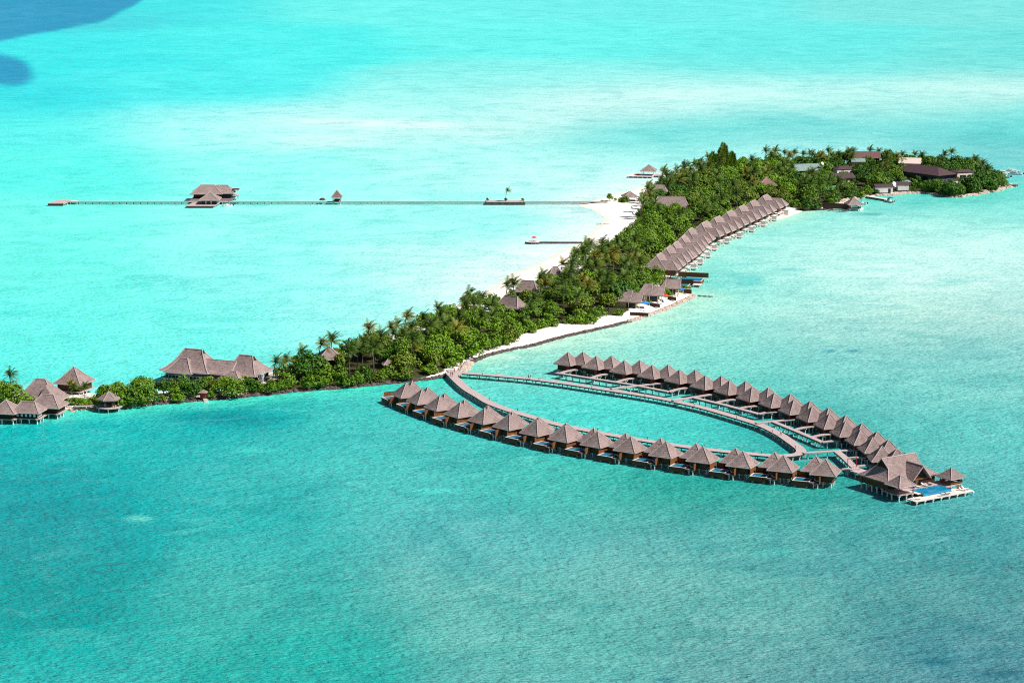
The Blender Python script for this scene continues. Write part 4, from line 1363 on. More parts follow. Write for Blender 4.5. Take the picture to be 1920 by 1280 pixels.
G_L = 'thatched huts of the left corner'
hut('thatched pyramid-roofed hut on stilts at the left edge, lowest', (-164.2, 752.6), -0.2, 4.6, 4.4, 1.8, 3.7, 7.3, group=G_L)
hut('thatched hut on stilts with a row of white windows, second from the left edge', (-157.0, 752.4), -0.2, 4.9, 3.5, 1.8, 3.8, 6.7, rl=2.3, windows=5, group=G_L)
hut('thatched hip-roofed hut on stilts above the shore, right of the white-windowed hut', (-152.2, 760.6), -0.2, 5.4, 4.2, 1.8, 3.8, 7.3, rl=2.0, group=G_L)
bh = hut('largest thatched hall of the left corner with steep hip roof, behind the huts', (-156.6, 771.5), -0.2, 7.6, 5.8, 1.0, 3.6, 10.2, rl=1.7, stl=False, group=G_L)
# gablet on its sunny slope
g = MB()
g.poly([(1.0, -6.0, 4.3), (6.6, -6.0, 4.3), (3.2, -3.4, 8.9)])
g.poly([(6.6, -6.0, 4.3), (6.6, 1.0, 4.6), (3.2, 1.5, 9.1), (3.2, -3.4, 8.9)])
g.poly([(1.0, -6.0, 4.3), (3.2, -3.4, 8.9), (3.2, 1.5, 9.1), (1.0, 1.0, 4.6)])
g.build('gablet_roof', THATCH, bh)
hut('tall thatched pyramid pavilion standing in the water behind the palms of the left corner', (-150.0, 796.3), -0.35, 5.2, 5.0, 1.6, 4.2, 9.3, group=G_L)
anchor('tall pyramid pavilion', (-150, 796))
anchor('largest hall of the left corner', (-156, 771))
anchor('white-windowed hut at the left edge', (-157, 752))

# round water gazebo
def polyroof(o, n, r, ze, za, m, name='roof', ph=0.0):
    mb = MB()
    def ring(rr, z, j=0.0):
        return [(math.cos(ph + i * 2 * PI / n) * rr, math.sin(ph + i * 2 * PI / n) * rr, z) for i in range(n)]
    mb.loft([ring(r - 0.4, ze - 0.25), ring(r, ze - 0.3), ring(r + 0.02, ze), ring(r * 0.5, ze + (za - ze) * 0.46), ring(0.04, za)])
    rf = mb.build(name, m, o)
    cp = MB()
    for i in range(n):
        a = ph + i * 2 * PI / n
        cp.tube((math.cos(a) * r, math.sin(a) * r, ze), (0, 0, za), 0.1, 0.1, 5)
    cp.tube((0, 0, za - 0.2), (0, 0, za + 0.5), 0.16, 0.06, 6)
    cp.build('ridge_cap', CAP, rf)
    return rf
gp = (-133.6, 768.8)
o = thing('water_gazebo', 'round open gazebo with six-sided thatched roof standing in the water at the left', 'gazebo', (*gp, 0), 0.2)
polyroof(o, 6, 4.0, 4.1, 6.6, THATCH)
MB().loft([[(math.cos(i * PI / 8) * r, math.sin(i * PI / 8) * r, z) for i in range(16)] for r, z in ((4.4, 1.35), (4.4, 1.6))]).build('floor', DECKM, o)
for i in range(6):
    a = i * PI / 3 + 0.1
    MB().tube((math.cos(a) * 2.9, math.sin(a) * 2.9, 1.6), (math.cos(a) * 2.9, math.sin(a) * 2.9, 4.2), 0.1, None, 6).build('post', WALLB, o)
stilts(o, [(math.cos(i * PI / 3 + .4) * 3.7, math.sin(i * PI / 3 + .4) * 3.7) for i in range(6)], 1.4, 0.17)
MB().span(-11, -4.3, 1.8, 3.2, 1.32, 1.5).build('footbridge', DECKM, o)
for k, (x, y, nm) in enumerate(((-1.3, -1.0, 'left'), (1.2, -0.8, 'right'))):
    c_, s_ = math.cos(.2), math.sin(.2)
    put_lounger(gp[0] + x * c_ - y * s_, gp[1] + x * s_ + y * c_, 1.6, 0.2, 'white lounger inside the round water gazebo, %s one' % nm, 'loungers in the round gazebo')
anchor('round water gazebo', gp)

# restaurant with two joined roofs
def restaurant():
    rz = math.radians(-22)
    o = thing('restaurant', 'large thatched restaurant over the water with two steep roofs joined by a lower one', 'restaurant', (-104.0, 815.5, 0), rz)
    for cx, cy, ax, ay, zr, rl, nm in ((-8.6, 0.0, 9.6, 7.4, 11.0, 3.4, 'roof'), (11.4, 1.5, 7.2, 7.2, 10.0, 2.6, 'roof')):
        r = add_hip(o, cx, cy, ax, ay, 4.4, zr, rl=rl, flare=1.6, n=6, capr=0.2, name=nm)
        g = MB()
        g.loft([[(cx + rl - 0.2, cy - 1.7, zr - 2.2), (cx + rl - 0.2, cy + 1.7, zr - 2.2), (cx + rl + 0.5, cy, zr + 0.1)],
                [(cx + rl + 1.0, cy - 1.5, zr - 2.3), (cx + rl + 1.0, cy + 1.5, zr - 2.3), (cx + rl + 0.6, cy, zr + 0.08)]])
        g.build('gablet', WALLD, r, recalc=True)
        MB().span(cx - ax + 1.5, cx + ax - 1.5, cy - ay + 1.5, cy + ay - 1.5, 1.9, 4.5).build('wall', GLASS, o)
        MB().span(cx - ax + 0.3, cx + ax - 0.3, cy - ay + 0.3, cy + ay - 0.3, 1.55 + cx * 0.001, 1.8 + cx * 0.001).build('terrace', DECKD, o)
        rl_ = MB()
        for i in range(14):
            x = cx - ax + 0.5 + i * (2 * ax - 1) / 13
            rl_.span(x - 0.05, x + 0.05, cy - ay + 0.35, cy - ay + 0.45, 1.8, 2.8)
        rl_.span(cx - ax + 0.4, cx + ax - 0.4, cy - ay + 0.33, cy - ay + 0.47, 2.8, 2.9)
        rl_.build('railing', DECKM, o)
        stilts(o, [(cx - ax + 1 + i * (2 * ax - 2) / 5, cy - ay + 0.8) for i in range(6)], 1.6, 0.2)
    add_hip(o, -10.6, -3.6, 5.6, 4.8, 4.0, 8.3, rl=1.6, flare=1.3, capr=0.2, name='porch_roof')
    add_hip(o, 1.6, -0.6, 7.6, 6.0, 4.3, 8.0, rl=7.2, capr=0.15, name='link_roof')
    MB().span(-3.8, 7.2, -3.8, 4.5, 1.7, 4.3).build('wall', GLASS, o)
    add_hip(o, 10.2, -6.0, 4.2, 3.2, 3.4, 5.6, rl=1.2, capr=0.15, name='porch_roof')
    return o
restaurant()
anchor('joined-roof restaurant', (-100, 812))

# ------------------------------------------------------------------ roofs showing inside the wood
G_W = 'thatched roofs inside the wood'
for lab, p, rz, ax, ay, za, rl, ze, mm in (
        ('thatched pyramid roof rising from the palms near the left end of the wood', P2(617, 660, 7.0), 0.2, 4.6, 4.6, 9.0, 0, 5.2, None),
        ('tiny reddish thatched hut roof low among the bushes above the near row', P2(728, 684, 3.0), 0.2, 2.0, 2.0, 5.2, 0, 3.4, None),
        ('thatched roof with bent ridge among the palms right of the middle of the wood edge', P2(958, 568, 6.5), -0.6, 6.0, 4.2, 9.3, 3.0, 5.2, None),
        ('thatched roof at the beach edge of the wood above the bent-ridge roof', P2(990, 538, 6.5), -0.3, 5.4, 4.0, 9.2, 2.6, 5.0, None),
        ('small thatched roof corner beside the beach, between palms', P2(1041, 511, 6.0), 0.1, 3.4, 3.4, 8.6, 1.0, 5.2, None),
        ('wide thatched roof in the wood behind the beach pavilion', P2(1258, 383, 6.5), -0.1, 10.0, 5.6, 10.4, 7.0, 5.0, None),
        ('thatched roof at the wood edge near the far jetty', P2(1231, 357, 6.0), -0.1, 6.5, 5.0, 9.0, 4.0, 5.0, None),
        ('reddish thatched pyramid roof in the wood above the far end of the long row', P2(1437, 345, 6.5), 0.1, 5.8, 5.8, 10.4, 0, 6.2, THATCH_RED),
):
    hut(lab, p, rz, ax, ay, 1.0, ze, za, rl=rl, stl=False, group=G_W, flare=1.3 if rl else 1.1, m=mm)
    anchor(lab.split(' in the wood')[0] if len(lab.split()) < 9 else ' '.join(lab.split()[:4]), p)
# beach pavilion
p = P2(1181, 377, 0.9)
gazebo('beach_pavilion', 'open thatched pavilion on the sand where the long pier meets the beach', (*p, 0), 0.15, 4.2, 1.2, 3.6, 6.3, rail=False, stl=False, post=WHITEP)
anchor('open pavilion by the pier', p)

# ------------------------------------------------------------------ long straight pier across the lagoon
PY = 1283.0
pier = thing('pier', 'long straight timber pier crossing the lagoon to the beach', 'pier', (0, PY, 0))
MB().span(-243, 52, -1.5, 1.5, 1.35, 1.55).build('deck', DECKM, pier)
MB().span(-243, 52, -1.56, -1.44, 1.0, 1.34).build('side_beam', BEAM, pier)
MB().span(-243, 52, 1.44, 1.56, 1.0, 1.34).build('side_beam', BEAM, pier)
for i in range(76):
    x = -240 + i * 3.75
    mb = MB()
    for y in (-1.2, 1.2):
        mb.tube((x, y, -0.6), (x, y, 1.1), 0.2, None, 7)
    mb.span(x - 0.16, x + 0.16, -1.66, 1.4, 0.85, 1.12)
    mb.build('trestle', WHITEP, pier)
o = thing('pier_platform', 'broad landing platform at the left tip of the long pier', 'platform', (-246, PY - 1, 0))
mb = MB()
mb.loft([[(-5.5, -6, z), (3.2, -6, z), (5.5, 6.5, z), (-3.2, 6.5, z)] for z in (0.9, 1.5)])
mb.build('deck', DECKM, o, recalc=True)
MB().span(-5.4, 3.1, -6.1, -6.02, 0.3, 1.2).build('fender', BEAM, o)
stilts(o, [(-4.5, -5.5), (0, -5.5), (3.0, -5.4), (4.3, -1), (5, 4)], 1.0, 0.25)
rl_ = MB()
for i in range(8):
    rl_.span(-2.6 + i * 1.0, -2.5 + i * 1.0, 6.2, 6.3, 1.5, 2.6)
rl_.span(-2.7, 4.6, 6.18, 6.32, 2.6, 2.75)
rl_.build('railing', DECKW, o)
MB().span(5.2, 9.0, 2.0, 5.5, 1.2, 1.48).build('side_deck', DECKW, o)

# pavilion astride the pier
o = thing('pier_pavilion', 'large thatched pavilion with three hipped roofs astride the long pier', 'pavilion', (-167, PY, 0))
add_hip(o, -1.0, 17.5, 8.8, 6.5, 4.2, 8.4, rl=3.8, capr=0.2)
add_hip(o, 5.0, 19.0, 9.0, 5.8, 4.3, 8.1, rl=5.0, capr=0.2, name='side_roof')
add_hip(o, 3.4, -5.5, 5.4, 5.6, 3.7, 7.4, capr=0.2, name='front_roof')
MB().span(-8.0, 7.0, 12.5, 22, 1.6, 4.3).build('wall', WALLD, o)
MB().span(5.5, 12.6, 14.5, 23, 1.62, 4.35).build('wall', GLASS, o)
MB().span(-0.6, 7.4, -9.5, -1.8, 1.3, 3.8).build('wall', GLASS, o)
for x in (1.6, 4.4):
    MB().span(x - 0.25, x + 0.25, -9.62, -9.52, 1.4, 2.9).build('post', WHITEP, o)
MB().loft([[(-8.6, -15.5, z), (6.6, -15.5, z), (8.2, -1.6, z), (-6.6, -1.6, z)] for z in (0.7, 1.2)]).build('deck', DECKM, o, recalc=True)
MB().span(-8.5, 6.5, -15.6, -15.52, 0.2, 0.95).build('fender', BEAM, o)
MB().span(-9.0, 14.0, 1.6, 24, 1.15, 1.5).build('rear_deck', DECKD, o)
for x in (13.4, 15.6):
    for y in (17.0, 21.0):
        MB().tube((x, y, 1.3), (x, y, 5.8), 0.14, None, 6).build('post', WHITEP, o)
MB().span(12.6, 16.4, 16.2, 21.8, 5.8, 6.0).build('canopy', BEAM, o)
MB().span(12.6, 16.4, 16.2, 21.8, 2.2, 2.5).build('balcony', DECKM, o)
stilts(o, [(-8, -15), (-3, -15), (2, -15), (6, -15), (14, 17), (16, 21), (-8, 3), (13, 4)], 1.0, 0.22)

# small pier gazebo
gz2 = gazebo('gazebo', 'small reddish thatched gazebo standing halfway along the long pier', (-95.3, PY, 0), 0.0, 2.9, 1.75, 4.2, 7.9, rail=False, stl=True, m=THATCH_RED, post=WALLB)
MB().span(-1.6, 1.6, 1.2, 1.8, 1.75, 2.9).build('bench', GLASS, gz2)

# stone platform carrying the wind-bent palm
o = thing('stone_platform', 'grey stone platform set in the long pier, carrying a wind-bent palm', 'platform', (-3.6, PY, 0))
mb = MB()
mb.loft([[(-12 + (1.2 if z > 0 else 0), -3.6, z), (11 - (1.0 if z > 0 else 0), -3.6, z), (11 - (1.0 if z > 0 else 0), 3.4, z), (-12 + (1.2 if z > 0 else 0), 3.4, z)] for z in (-0.5, 1.6)])
mb.build('base', ROCKD, o, recalc=True)
MB().span(-10.4, 9.6, -3.3, 3.2, 1.602, 1.72).build('paving', DECKM, o)

def small_jetty():
    p = P(1030, 456.5, 0)
    o = thing('stone_jetty', 'narrow stone jetty with a rounded sandy head reaching out from the white beach', 'jetty', (p.x, p.y, 0))
    mb = MB()
    mb.loft([[(-6, -1.4, z), (16, -0.9, z), (16, 0.9, z), (-6, 1.4, z)] for z in (-0.5, 0.75)])
    mb.build('causeway', ROCKD, o, recalc=True)
    k = 14
    mb = MB()
    mb.loft([[(-8 + math.cos(i * 2 * PI / k) * r, math.sin(i * 2 * PI / k) * r * 0.9, z) for i in range(k)] for r, z in ((4.0, -0.5), (3.7, 0.85))])
    mb.build('head', ROCKD, o)
    MB().loft([[(-8 + math.cos(i * 2 * PI / k) * 3.4, math.sin(i * 2 * PI / k) * 3.1, z) for i in range(k)] for z in (0.86, 0.98)]).build('sand_top', DECKW, o)
    umbrella('lone red umbrella on the rounded head of the small stone jetty', (p.x - 7.4, p.y), 0.98, RED, 1.35, 2.6)
    put_lounger(p.x - 7.2, p.y - 1.2, 0.98, 1.2, 'lounger under the lone red umbrella on the stone jetty', 'lounger on the stone jetty', True)
small_jetty()
p1, p2 = P(1120, 420.5, 0.4), P(1151, 420.5, 0.6)
tag(rock_strip('rock_groyne', 'low broken line of rocks lying across the white beach', [(1120, 420.8), (1136, 420.8), (1151, 420.6)], 0.9, 0.55, ROCKP, 'groyne'), None)

# far gazebo platform
o = thing('far_platform', 'timber sun platform with thatched roof on posts standing off the far beach', 'platform', (79.5, 1404, 0), -0.2)
MB().span(-10, 5, -6, 8, 0.85, 1.15).build('deck', DECKW, o)
MB().span(5, 11, -1, 6, 0.9, 1.2).build('side_deck', DECKM, o)
MB().span(11, 27, 3.4, 5.0, 0.95, 1.15).build('footbridge', DECKM, o)
add_hip(o, 1.5, 1.5, 4.6, 4.6, 4.0, 7.4, capr=0.17)
for x in (-2, 5):
    for y in (-2, 5):
        MB().tube((x, y, 1.1), (x, y, 4.2), 0.16, None, 6).build('post', WHITEP, o)
MB().span(-6.6, -4.2, -1.0, 1.5, 1.15, 1.75).build('daybed', RED, o)
stilts(o, [(-9.5 + i * 2.8, -5.6) for i in range(6)] + [(4.5, -1), (8, -0.6), (14, 4), (20, 4), (25, 4)], 0.9, 0.22)

# ------------------------------------------------------------------ buildings of the far right headland
def building(name, label, cat, p, rz, L, D, h, roof='hip', rh=2.5, over=0.8, wm=PLASTER, rm=DARKROOF, z=0.9, wins=0, door=False, wmat=GLASS):
    o = thing(name, label, cat, (p[0], p[1], z), rz)
    MB().span(-L / 2, L / 2, -D / 2, D / 2, 0, h).build('wall', wm, o)
    if roof == 'hip':
        roof_hip(MB(), 0, 0, L / 2 + over, D / 2 + over, h, h + rh, max(0.0, L / 2 - D / 2), 0.25, 1.0, 2, 2, 0.0).build('roof', rm, o)
    elif roof == 'gable':
        mb = MB()
        a, b = L / 2 + over, D / 2 + over
        for x0, x1 in ((-a, a),):
            R0, R1 = (x0, 0, h + rh), (x1, 0, h + rh)
            mb.loft([[(x, -b, h - 0.2), (x, -b, h), (x, 0, h + rh), (x, b, h), (x, b, h - 0.2)] for x in (x0, x1)])
        mb.build('roof', rm, o, recalc=True)
    else:
        MB().span(-L / 2 - over, L / 2 + over, -D / 2 - over, D / 2 + over, h, h + 0.3).build('roof', rm, o)
    for i in range(wins):
        x = -L / 2 + (i + 0.7) * L / (wins + 0.4)
        MB().span(x - L / wins * 0.3, x + L / wins * 0.3, -D / 2 - 0.06, -D / 2 + 0.02, h * 0.3, h * 0.75).build('window', wmat, o)
    if door:
        MB().span(L / 2 - 2.6, L / 2 - 1.2, -D / 2 - 0.07, -D / 2 + 0.02, 0.05, 2.2).build('door', BLACK, o)
    return o

PINKROOF = mat('pale_pink_roof', (0.66, 0.52, 0.48), (0.56, 0.44, 0.41), 0.6, 0.7)
REDROOF = mat('red_brown_roof', (0.16, 0.085, 0.08), (0.12, 0.06, 0.056), 0.8, 0.8, 0.2, (1, 1, 5), 0.3)
GREYWALL = mat('blue_grey_wall', (0.13, 0.14, 0.20), (0.07, 0.075, 0.13), 0.5, 0.6)
a, b = P(1681, 335, 1.5), P(1758, 345.5, 1.5)
d = b - a
ang = math.atan2(d.y, d.x)
cx, cy = (a + b).x / 2 - math.sin(ang) * 7, (a + b).y / 2 + math.cos(ang) * 7
building('brown_hall', 'large hall with dark brown hipped roof and blue-grey front on the right headland', 'hall', (cx, cy), ang, d.length, 13, 5.6, 'hip', 3.8, 1.6, GREYWALL, DARKROOF, wins=5)
anchor('dark brown hipped hall', (cx, cy))
building('pale_roofed_house', 'house with pale pink sloping roof behind the dark brown hall', 'house', P2(1706, 322, 0.9), -0.25, 12, 9, 5.5, 'gable', 3.0, 0.6, PLASTER, PINKROOF, wins=2)
building('tan_house', 'tan block with low dark roof near the right tip, behind the dark trees', 'house', P2(1806, 342, 0.9), 0.35, 13, 8, 6.4, 'hip', 1.3, 0.3, PLASTER, DARKROOF, wins=2)
building('tan_annex', 'low tan annex with flat dark roof in front of the tan block', 'house', P2(1791, 350, 0.9), 0.35, 7, 5, 3.8, 'flat', 0, 0.15, PLASTER, DARKROOF, door=True)
anchor('tan block', P2(1806, 342, 0.9))
building('white_shed', 'long white shed with dark roof left of the satellite dish on the shore', 'shed', P2(1655, 360, 0.9), 0.10, 10.0, 6, 3.4, 'gable', 1.2, 0.3, WHITEP, DARKROOF, door=True)
building('white_shed', 'short white shed with dark roof right of the satellite dish on the shore', 'shed', P2(1691, 356, 0.9), 0.10, 6.4, 6, 3.4, 'gable', 1.3, 0.3, WHITEP, DARKROOF)
anchor('white sheds by the satellite dish', P2(1675, 356, 0.9))
building('service_building', 'building with dark brown roof and cream wall half hidden by round trees', 'building', P2(1577, 344, 0.9), 0.30, 13, 8, 3.6, 'gable', 2.4, 0.7, PLASTER, DARKROOF, wins=4)
building('upper_building', 'dark roofed building with a white band above the cream-walled building', 'building', P2(1582, 333, 0.9), 0.30, 12, 7, 5.2, 'hip', 1.8, 0.2, WHITEP, DARKROOF, wins=3)
anchor('cream-walled building with dark roof', P2(1577, 344, 0.9))
building('grey_roofed_building', 'long building under a grey-green roof among the trees of the headland', 'building', P2(1511, 333, 0.9), 0.25, 15, 10, 4.8, 'gable', 3.4, 0.8, WALLD, GREYROOF)
anchor('grey-green roof', P2(1511, 333, 0.9))
building('red_roofed_building', 'building with a long red-brown roof at the far back of the island', 'building', P2(1621, 312, 0.9), 0.0, 17, 9, 5.6, 'gable', 3.6, 0.8, WALLD, REDROOF)
building('pale_roofed_hut', 'small hut with pale grey-green roof in front of the red-brown roof', 'hut', P2(1608, 316.5, 0.9), 0.0, 7.5, 6, 4.6, 'gable', 1.8, 0.6, PLASTER, GREYROOF)
anchor('red-brown roof far back', P2(1621, 312, 0.9))
o = thing('green_fence', 'bright green fence stretch in front of the cream-walled building', 'fence', (*P2(1535, 361, 0.9), 0.9), 0.9)
MB().span(0, 18, -0.08, 0.08, 0, 2.2).build('panel', GREENP, o)
for i in range(7):
    MB().span(i * 3 - 0.07, i * 3 + 0.07, -0.16, -0.085, 0, 2.3).build('post', WHITEP, o)
o = thing('canopy', 'small pale green canopy roof between the sheds and the brown hall', 'canopy', (*P2(1694, 349, 0.9), 0.9), 0.1)
MB().loft([[(-4, -2.4, 2.5), (4, -2.4, 2.5), (4, 2.4, 3.0), (-4, 2.4, 3.0)], [(-4, -2.4, 2.6), (4, -2.4, 2.6), (4, 2.4, 3.1), (-4, 2.4, 3.1)]]).build('roof', GREYROOF, o, recalc=True)
for x in (-3.6, 3.6):
    for y in (-2, 2):
        MB().tube((x, y, 0), (x, y, 2.6), 0.09, None, 6).build('post', WHITEP, o)

def dish(label, p, z, r, h):
    o = thing('satellite_dish', label, 'satellite dish', (p[0], p[1], z), 0.3)
    MB().tube((0, 0.3, 0), (0, 0.3, h), 0.16, 0.12, 7).build('mast', WHITEP, o)
    ax = Vector((0.35, -0.75, 0.55)).normalized()
    u = ax.orthogonal().normalized(); v = ax.cross(u)
    rings = []
    for k in range(5):
        q = r * k / 4 + 0.02
        dd = 0.32 * r * (k / 4) ** 2
        rings.append([Vector((0, 0, h)) + ax * dd + (u * math.cos(i * PI / 8) + v * math.sin(i * PI / 8)) * q for i in range(16)])
    back = [[p_ - ax * 0.08 for p_ in rg] for rg in rings]
    MB().loft(rings + back[::-1], cap=True).build('reflector', WHITE, o, recalc=True)
    mb = MB()
    for i in (0, 5, 11):
        mb.tube(rings[4][i], Vector((0, 0, h)) + ax * r * 0.9, 0.05, None, 5)
    mb.build('feed_arm', WHITEP, o)
dish('large white satellite dish between the two white sheds', P2(1676.5, 357, 0.9), 0.9, 1.75, 3.2)
dish('small white satellite dish above the trees beside the grey-green roof', P2(1541, 334, 0.9), 0.9, 1.0, 8.6)

low_wall('wooden_wall', 'long brown plank wall on the shore behind the water gazebo of the little harbour', (1543, 391), (1595, 392.5), 2.9, BROWNFENCE, 'wall', 0.6, 0.4, cap=BROWNFENCE)
p = P2(1600, 394.5, 0)
gazebo('harbour_gazebo', 'thatched gazebo with white railings on stilts at the little harbour', (*p, 0), 0.15, 4.0, 1.2, 3.6, 7.0, rail=True, post=WHITEP, deck=WHITEP)
o = thing('harbour_walk', 'low dark footway leading along the shore to the harbour gazebo', 'jetty', (*P2(1553, 392.6, 0.8), 0), 0)
p2 = Vector((*P2(1590, 395.3, 0.8), 0)) - Vector((*P2(1553, 392.6, 0.8), 0))
o.rotation_euler = (0, 0, math.atan2(p2.y, p2.x))
MB().span(0, p2.length, -0.9, 0.9, 0.7, 0.95).build('deck', DECKD, o)
stilts(o, [(1 + i * (p2.length - 2) / 5, -0.7) for i in range(6)], 0.8, 0.2)
anchor('harbour gazebo on stilts', p)
def straight_jetty(label, a, b, w, z, m=DECKW):
    p, q = Vector((*P2(*a, z), 0)), Vector((*P2(*b, z), 0))
    d = q - p
    o = thing('jetty', label, 'jetty', (p.x, p.y, 0), math.atan2(d.y, d.x))
    L = d.length
    MB().span(0, L, -w / 2, w / 2, z - 0.2, z).build('deck', m, o)
    MB().span(0, L, -w / 2 - 0.05, -w / 2 + 0.05, z - 0.8, z - 0.21).build('side_beam', BEAM, o)
    n = max(2, int(L / 4))
    stilts(o, [(1 + i * (L - 2) / (n - 1), s) for i in range(n) for s in (-w * 0.35, w * 0.35)], z - 0.2, 0.2)
straight_jetty('pale boat jetty running out beside the white sheds', (1627, 367.5), (1662, 373.2), 3.0, 1.2)
straight_jetty('thin jetty with a dark end at the right tip of the island', (1886, 346.5), (1908, 346), 1.6, 1.3, DECKD)
straight_jetty('pale boat pier behind the right tip where white boats are moored', (1826, 327), (1872, 325.5), 3.0, 1.3)

# ------------------------------------------------------------------ boats
def boat(label, p, rz, L, top='canopy', hullm=WHITE, topm=WHITE, motors=2):
    o = thing('motor_boat', label, 'boat', (p[0], p[1], 0), rz, None)
    b = L * 0.15
    secs = []
    for k, (x, w, zt, zk) in enumerate(((-0.5, 0.86, 0.95, -0.25), (-0.25, 1.0, 0.98, -0.3), (0.05, 1.0, 1.06, -0.3), (0.28, 0.72, 1.2, -0.22), (0.42, 0.36, 1.34, 0.05), (0.5, 0.03, 1.45, 0.6))):
        x *= L; w *= b
        secs.append([(x, -w, zt), (x, -w * 0.8, zk * 0.3 + 0.1), (x, 0, zk), (x, w * 0.8, zk * 0.3 + 0.1), (x, w, zt), (x, w * 0.82, zt + 0.02), (x, 0, zt - (0.35 if k < 4 else 0.0)), (x, -w * 0.82, zt + 0.02)])
    MB().loft(secs).build('hull', hullm, o, recalc=True)
    MB().span(-0.1 * L, 0.14 * L, -b * 0.5, b * 0.5, 0.7, 1.5).build('console', WHITE, o)
    MB().loft([[(0.1 * L, -b * 0.5, 1.5), (0.1 * L, b * 0.5, 1.5), (0.13 * L, b * 0.5, 1.5), (0.13 * L, -b * 0.5, 1.5)], [(0.04 * L, -b * 0.42, 2.0), (0.04 * L, b * 0.42, 2.0), (0.06 * L, b * 0.42, 2.0), (0.06 * L, -b * 0.42, 2.0)]]).build('windscreen', GLASS, o)
    if top == 'canopy':
        MB().span(-0.3 * L, 0.1 * L, -b * 0.85, b * 0.85, 2.55, 2.68).build('canopy', topm, o)
        for x in (-0.28, 0.08):
            for y in (-0.8, 0.8):
                MB().tube((x * L, y * b, 0.8), (x * L, y * b, 2.56), 0.05, None, 5).build('pole', WHITEP, o)
    MB().span(-0.36 * L, -0.24 * L, -b * 0.6, b * 0.6, 0.7, 1.15).build('seat', NAVY if topm is not NAVY else WHITE, o)
    for i in range(motors):
        y = (i - (motors - 1) / 2) * b * 0.8
        MB().loft([[(-0.5 * L - 0.1, y - .2, 0.5), (-0.5 * L - 0.1, y + .2, 0.5), (-0.5 * L - 0.55, y + .17, 0.5), (-0.5 * L - 0.55, y - .17, 0.5)],
                   [(-0.5 * L - 0.05, y - .24, 1.35), (-0.5 * L - 0.05, y + .24, 1.35), (-0.5 * L - 0.75, y + .2, 1.45), (-0.5 * L - 0.75, y - .2, 1.45)]]).build('outboard_motor', BLACK, o, recalc=True)
    return o
boat('white motor boat moored right of the pier pavilion, nearer the pier', P2(431, 383, 0), PI + 0.12, 8.0, 'none')
boat('white motor boat with blue stripe moored below the other one by the pier pavilion', P2(426, 387.5, 0), PI + 0.2, 6.0, 'none', motors=2)
boat('white boat with navy canopy at the end of the pale boat jetty', P2(1667, 379, 0), 1.9, 9.0, 'canopy', topm=NAVY)
boat('small grey boat moored behind the harbour gazebo', P2(1616, 383.5, 0), 2.7, 5.5, 'none', motors=1)
boat('small white boat beside the harbour gazebo stilts', P2(1613, 394, 0), 0.5, 4.0, 'none', motors=1)
for i, (x, y, a, L, nm) in enumerate(((1876, 328, 2.6, 9, 'white canopy boat of the cluster at the right tip, nearest the trees'), (1883, 332.5, 2.3, 9, 'white canopy boat of the cluster at the right tip, lowest one'),
                                      (1893, 324, 2.9, 10, 'white canopy boat of the cluster at the right tip, farthest back'), (1901, 327.5, 2.7, 11, 'largest white canopy boat at the right tip, farthest right'))):
    tag(boat(nm, P2(x, y, 0), a, L, 'canopy', topm=WHITE), group='white boats moored at the right tip')

# ------------------------------------------------------------------ people
def person(label, p, z, rz, top, bottom, hair=HAIR, stride=0.22, h=1.72, group=None):
    o = thing('person', label, 'person', (p[0], p[1], z), rz, group)
    V = [(0, 0, .93), (0, 0, 1.12), (0, 0, 1.32), (0, 0.01, 1.44), (0, 0.0, 1.53), (0, 0.02, 1.62), (0, 0.02, 1.72),
         (-.18, 0, 1.40), (-.23, .05, 1.14), (-.24, .14, .92), (-.24, .17, .84), (.18, 0, 1.40), (.23, -.05, 1.14), (.24, .06, .92), (.24, .09, .84),
         (-.09, 0, .88), (-.10, stride, .50), (-.10, stride * .6, .08), (-.10, stride * .6 + .14, .04), (.09, 0, .88), (.10, -stride * .6, .50), (.10, -stride * 1.5, .10), (.10, -stride * 1.5 + .13, .05)]
    E_ = [(0, 1), (1, 2), (2, 3), (3, 4), (4, 5), (5, 6), (3, 7), (7, 8), (8, 9), (9, 10), (3, 11), (11, 12), (12, 13), (13, 14), (0, 15), (15, 16), (16, 17), (17, 18), (0, 19), (19, 20), (20, 21), (21, 22)]
    Rr = [.14, .125, .15, .09, .055, .095, .08, .06, .048, .036, .03, .06, .048, .036, .03, .095, .065, .045, .035, .095, .065, .045, .035]
    def skinned(name, vs_, es_, rs_, m, root, parent):
        me = bpy.data.meshes.new(name)
        me.from_pydata(vs_, es_, [])
        ob = bpy.data.objects.new(name, me)
        COL.objects.link(ob)
        me.materials.append(m)
        ob.parent = parent
        md = ob.modifiers.new('skin', 'SKIN')
        md.use_smooth_shade = True
        for i, r in enumerate(rs_):
            me.skin_vertices[0].data[i].radius = (r, r * 0.8)
            me.skin_vertices[0].data[i].use_root = (i == root)
        ob.modifiers.new('sub', 'SUBSURF').levels = 1
        return ob
    skinned('body', V, E_, Rr, SKIN, 0, o)
    skinned('shirt', [V[0], V[1], V[2], V[3], V[7], V[8], V[11], V[12]], [(0, 1), (1, 2), (2, 3), (3, 4), (4, 5), (3, 6), (6, 7)], [.155, .14, .165, .10, .075, .06, .075, .06], top, 0, o)
    skinned('trousers', [V[0], V[15], V[16], V[17], V[19], V[20], V[21]], [(0, 1), (1, 2), (2, 3), (0, 4), (4, 5), (5, 6)], [.15, .105, .08, .06, .105, .08, .06], bottom, 0, o)
    mb = MB()
    mb.loft([[(math.cos(i * PI / 4) * r, 0.0 + math.sin(i * PI / 4) * r, zz) for i in range(8)] for r, zz in ((.095, 1.64), (.105, 1.70), (.075, 1.78), (.01, 1.80))])
    mb.build('hair', hair, o)
    o.scale = (h / 1.72,) * 3
    return o
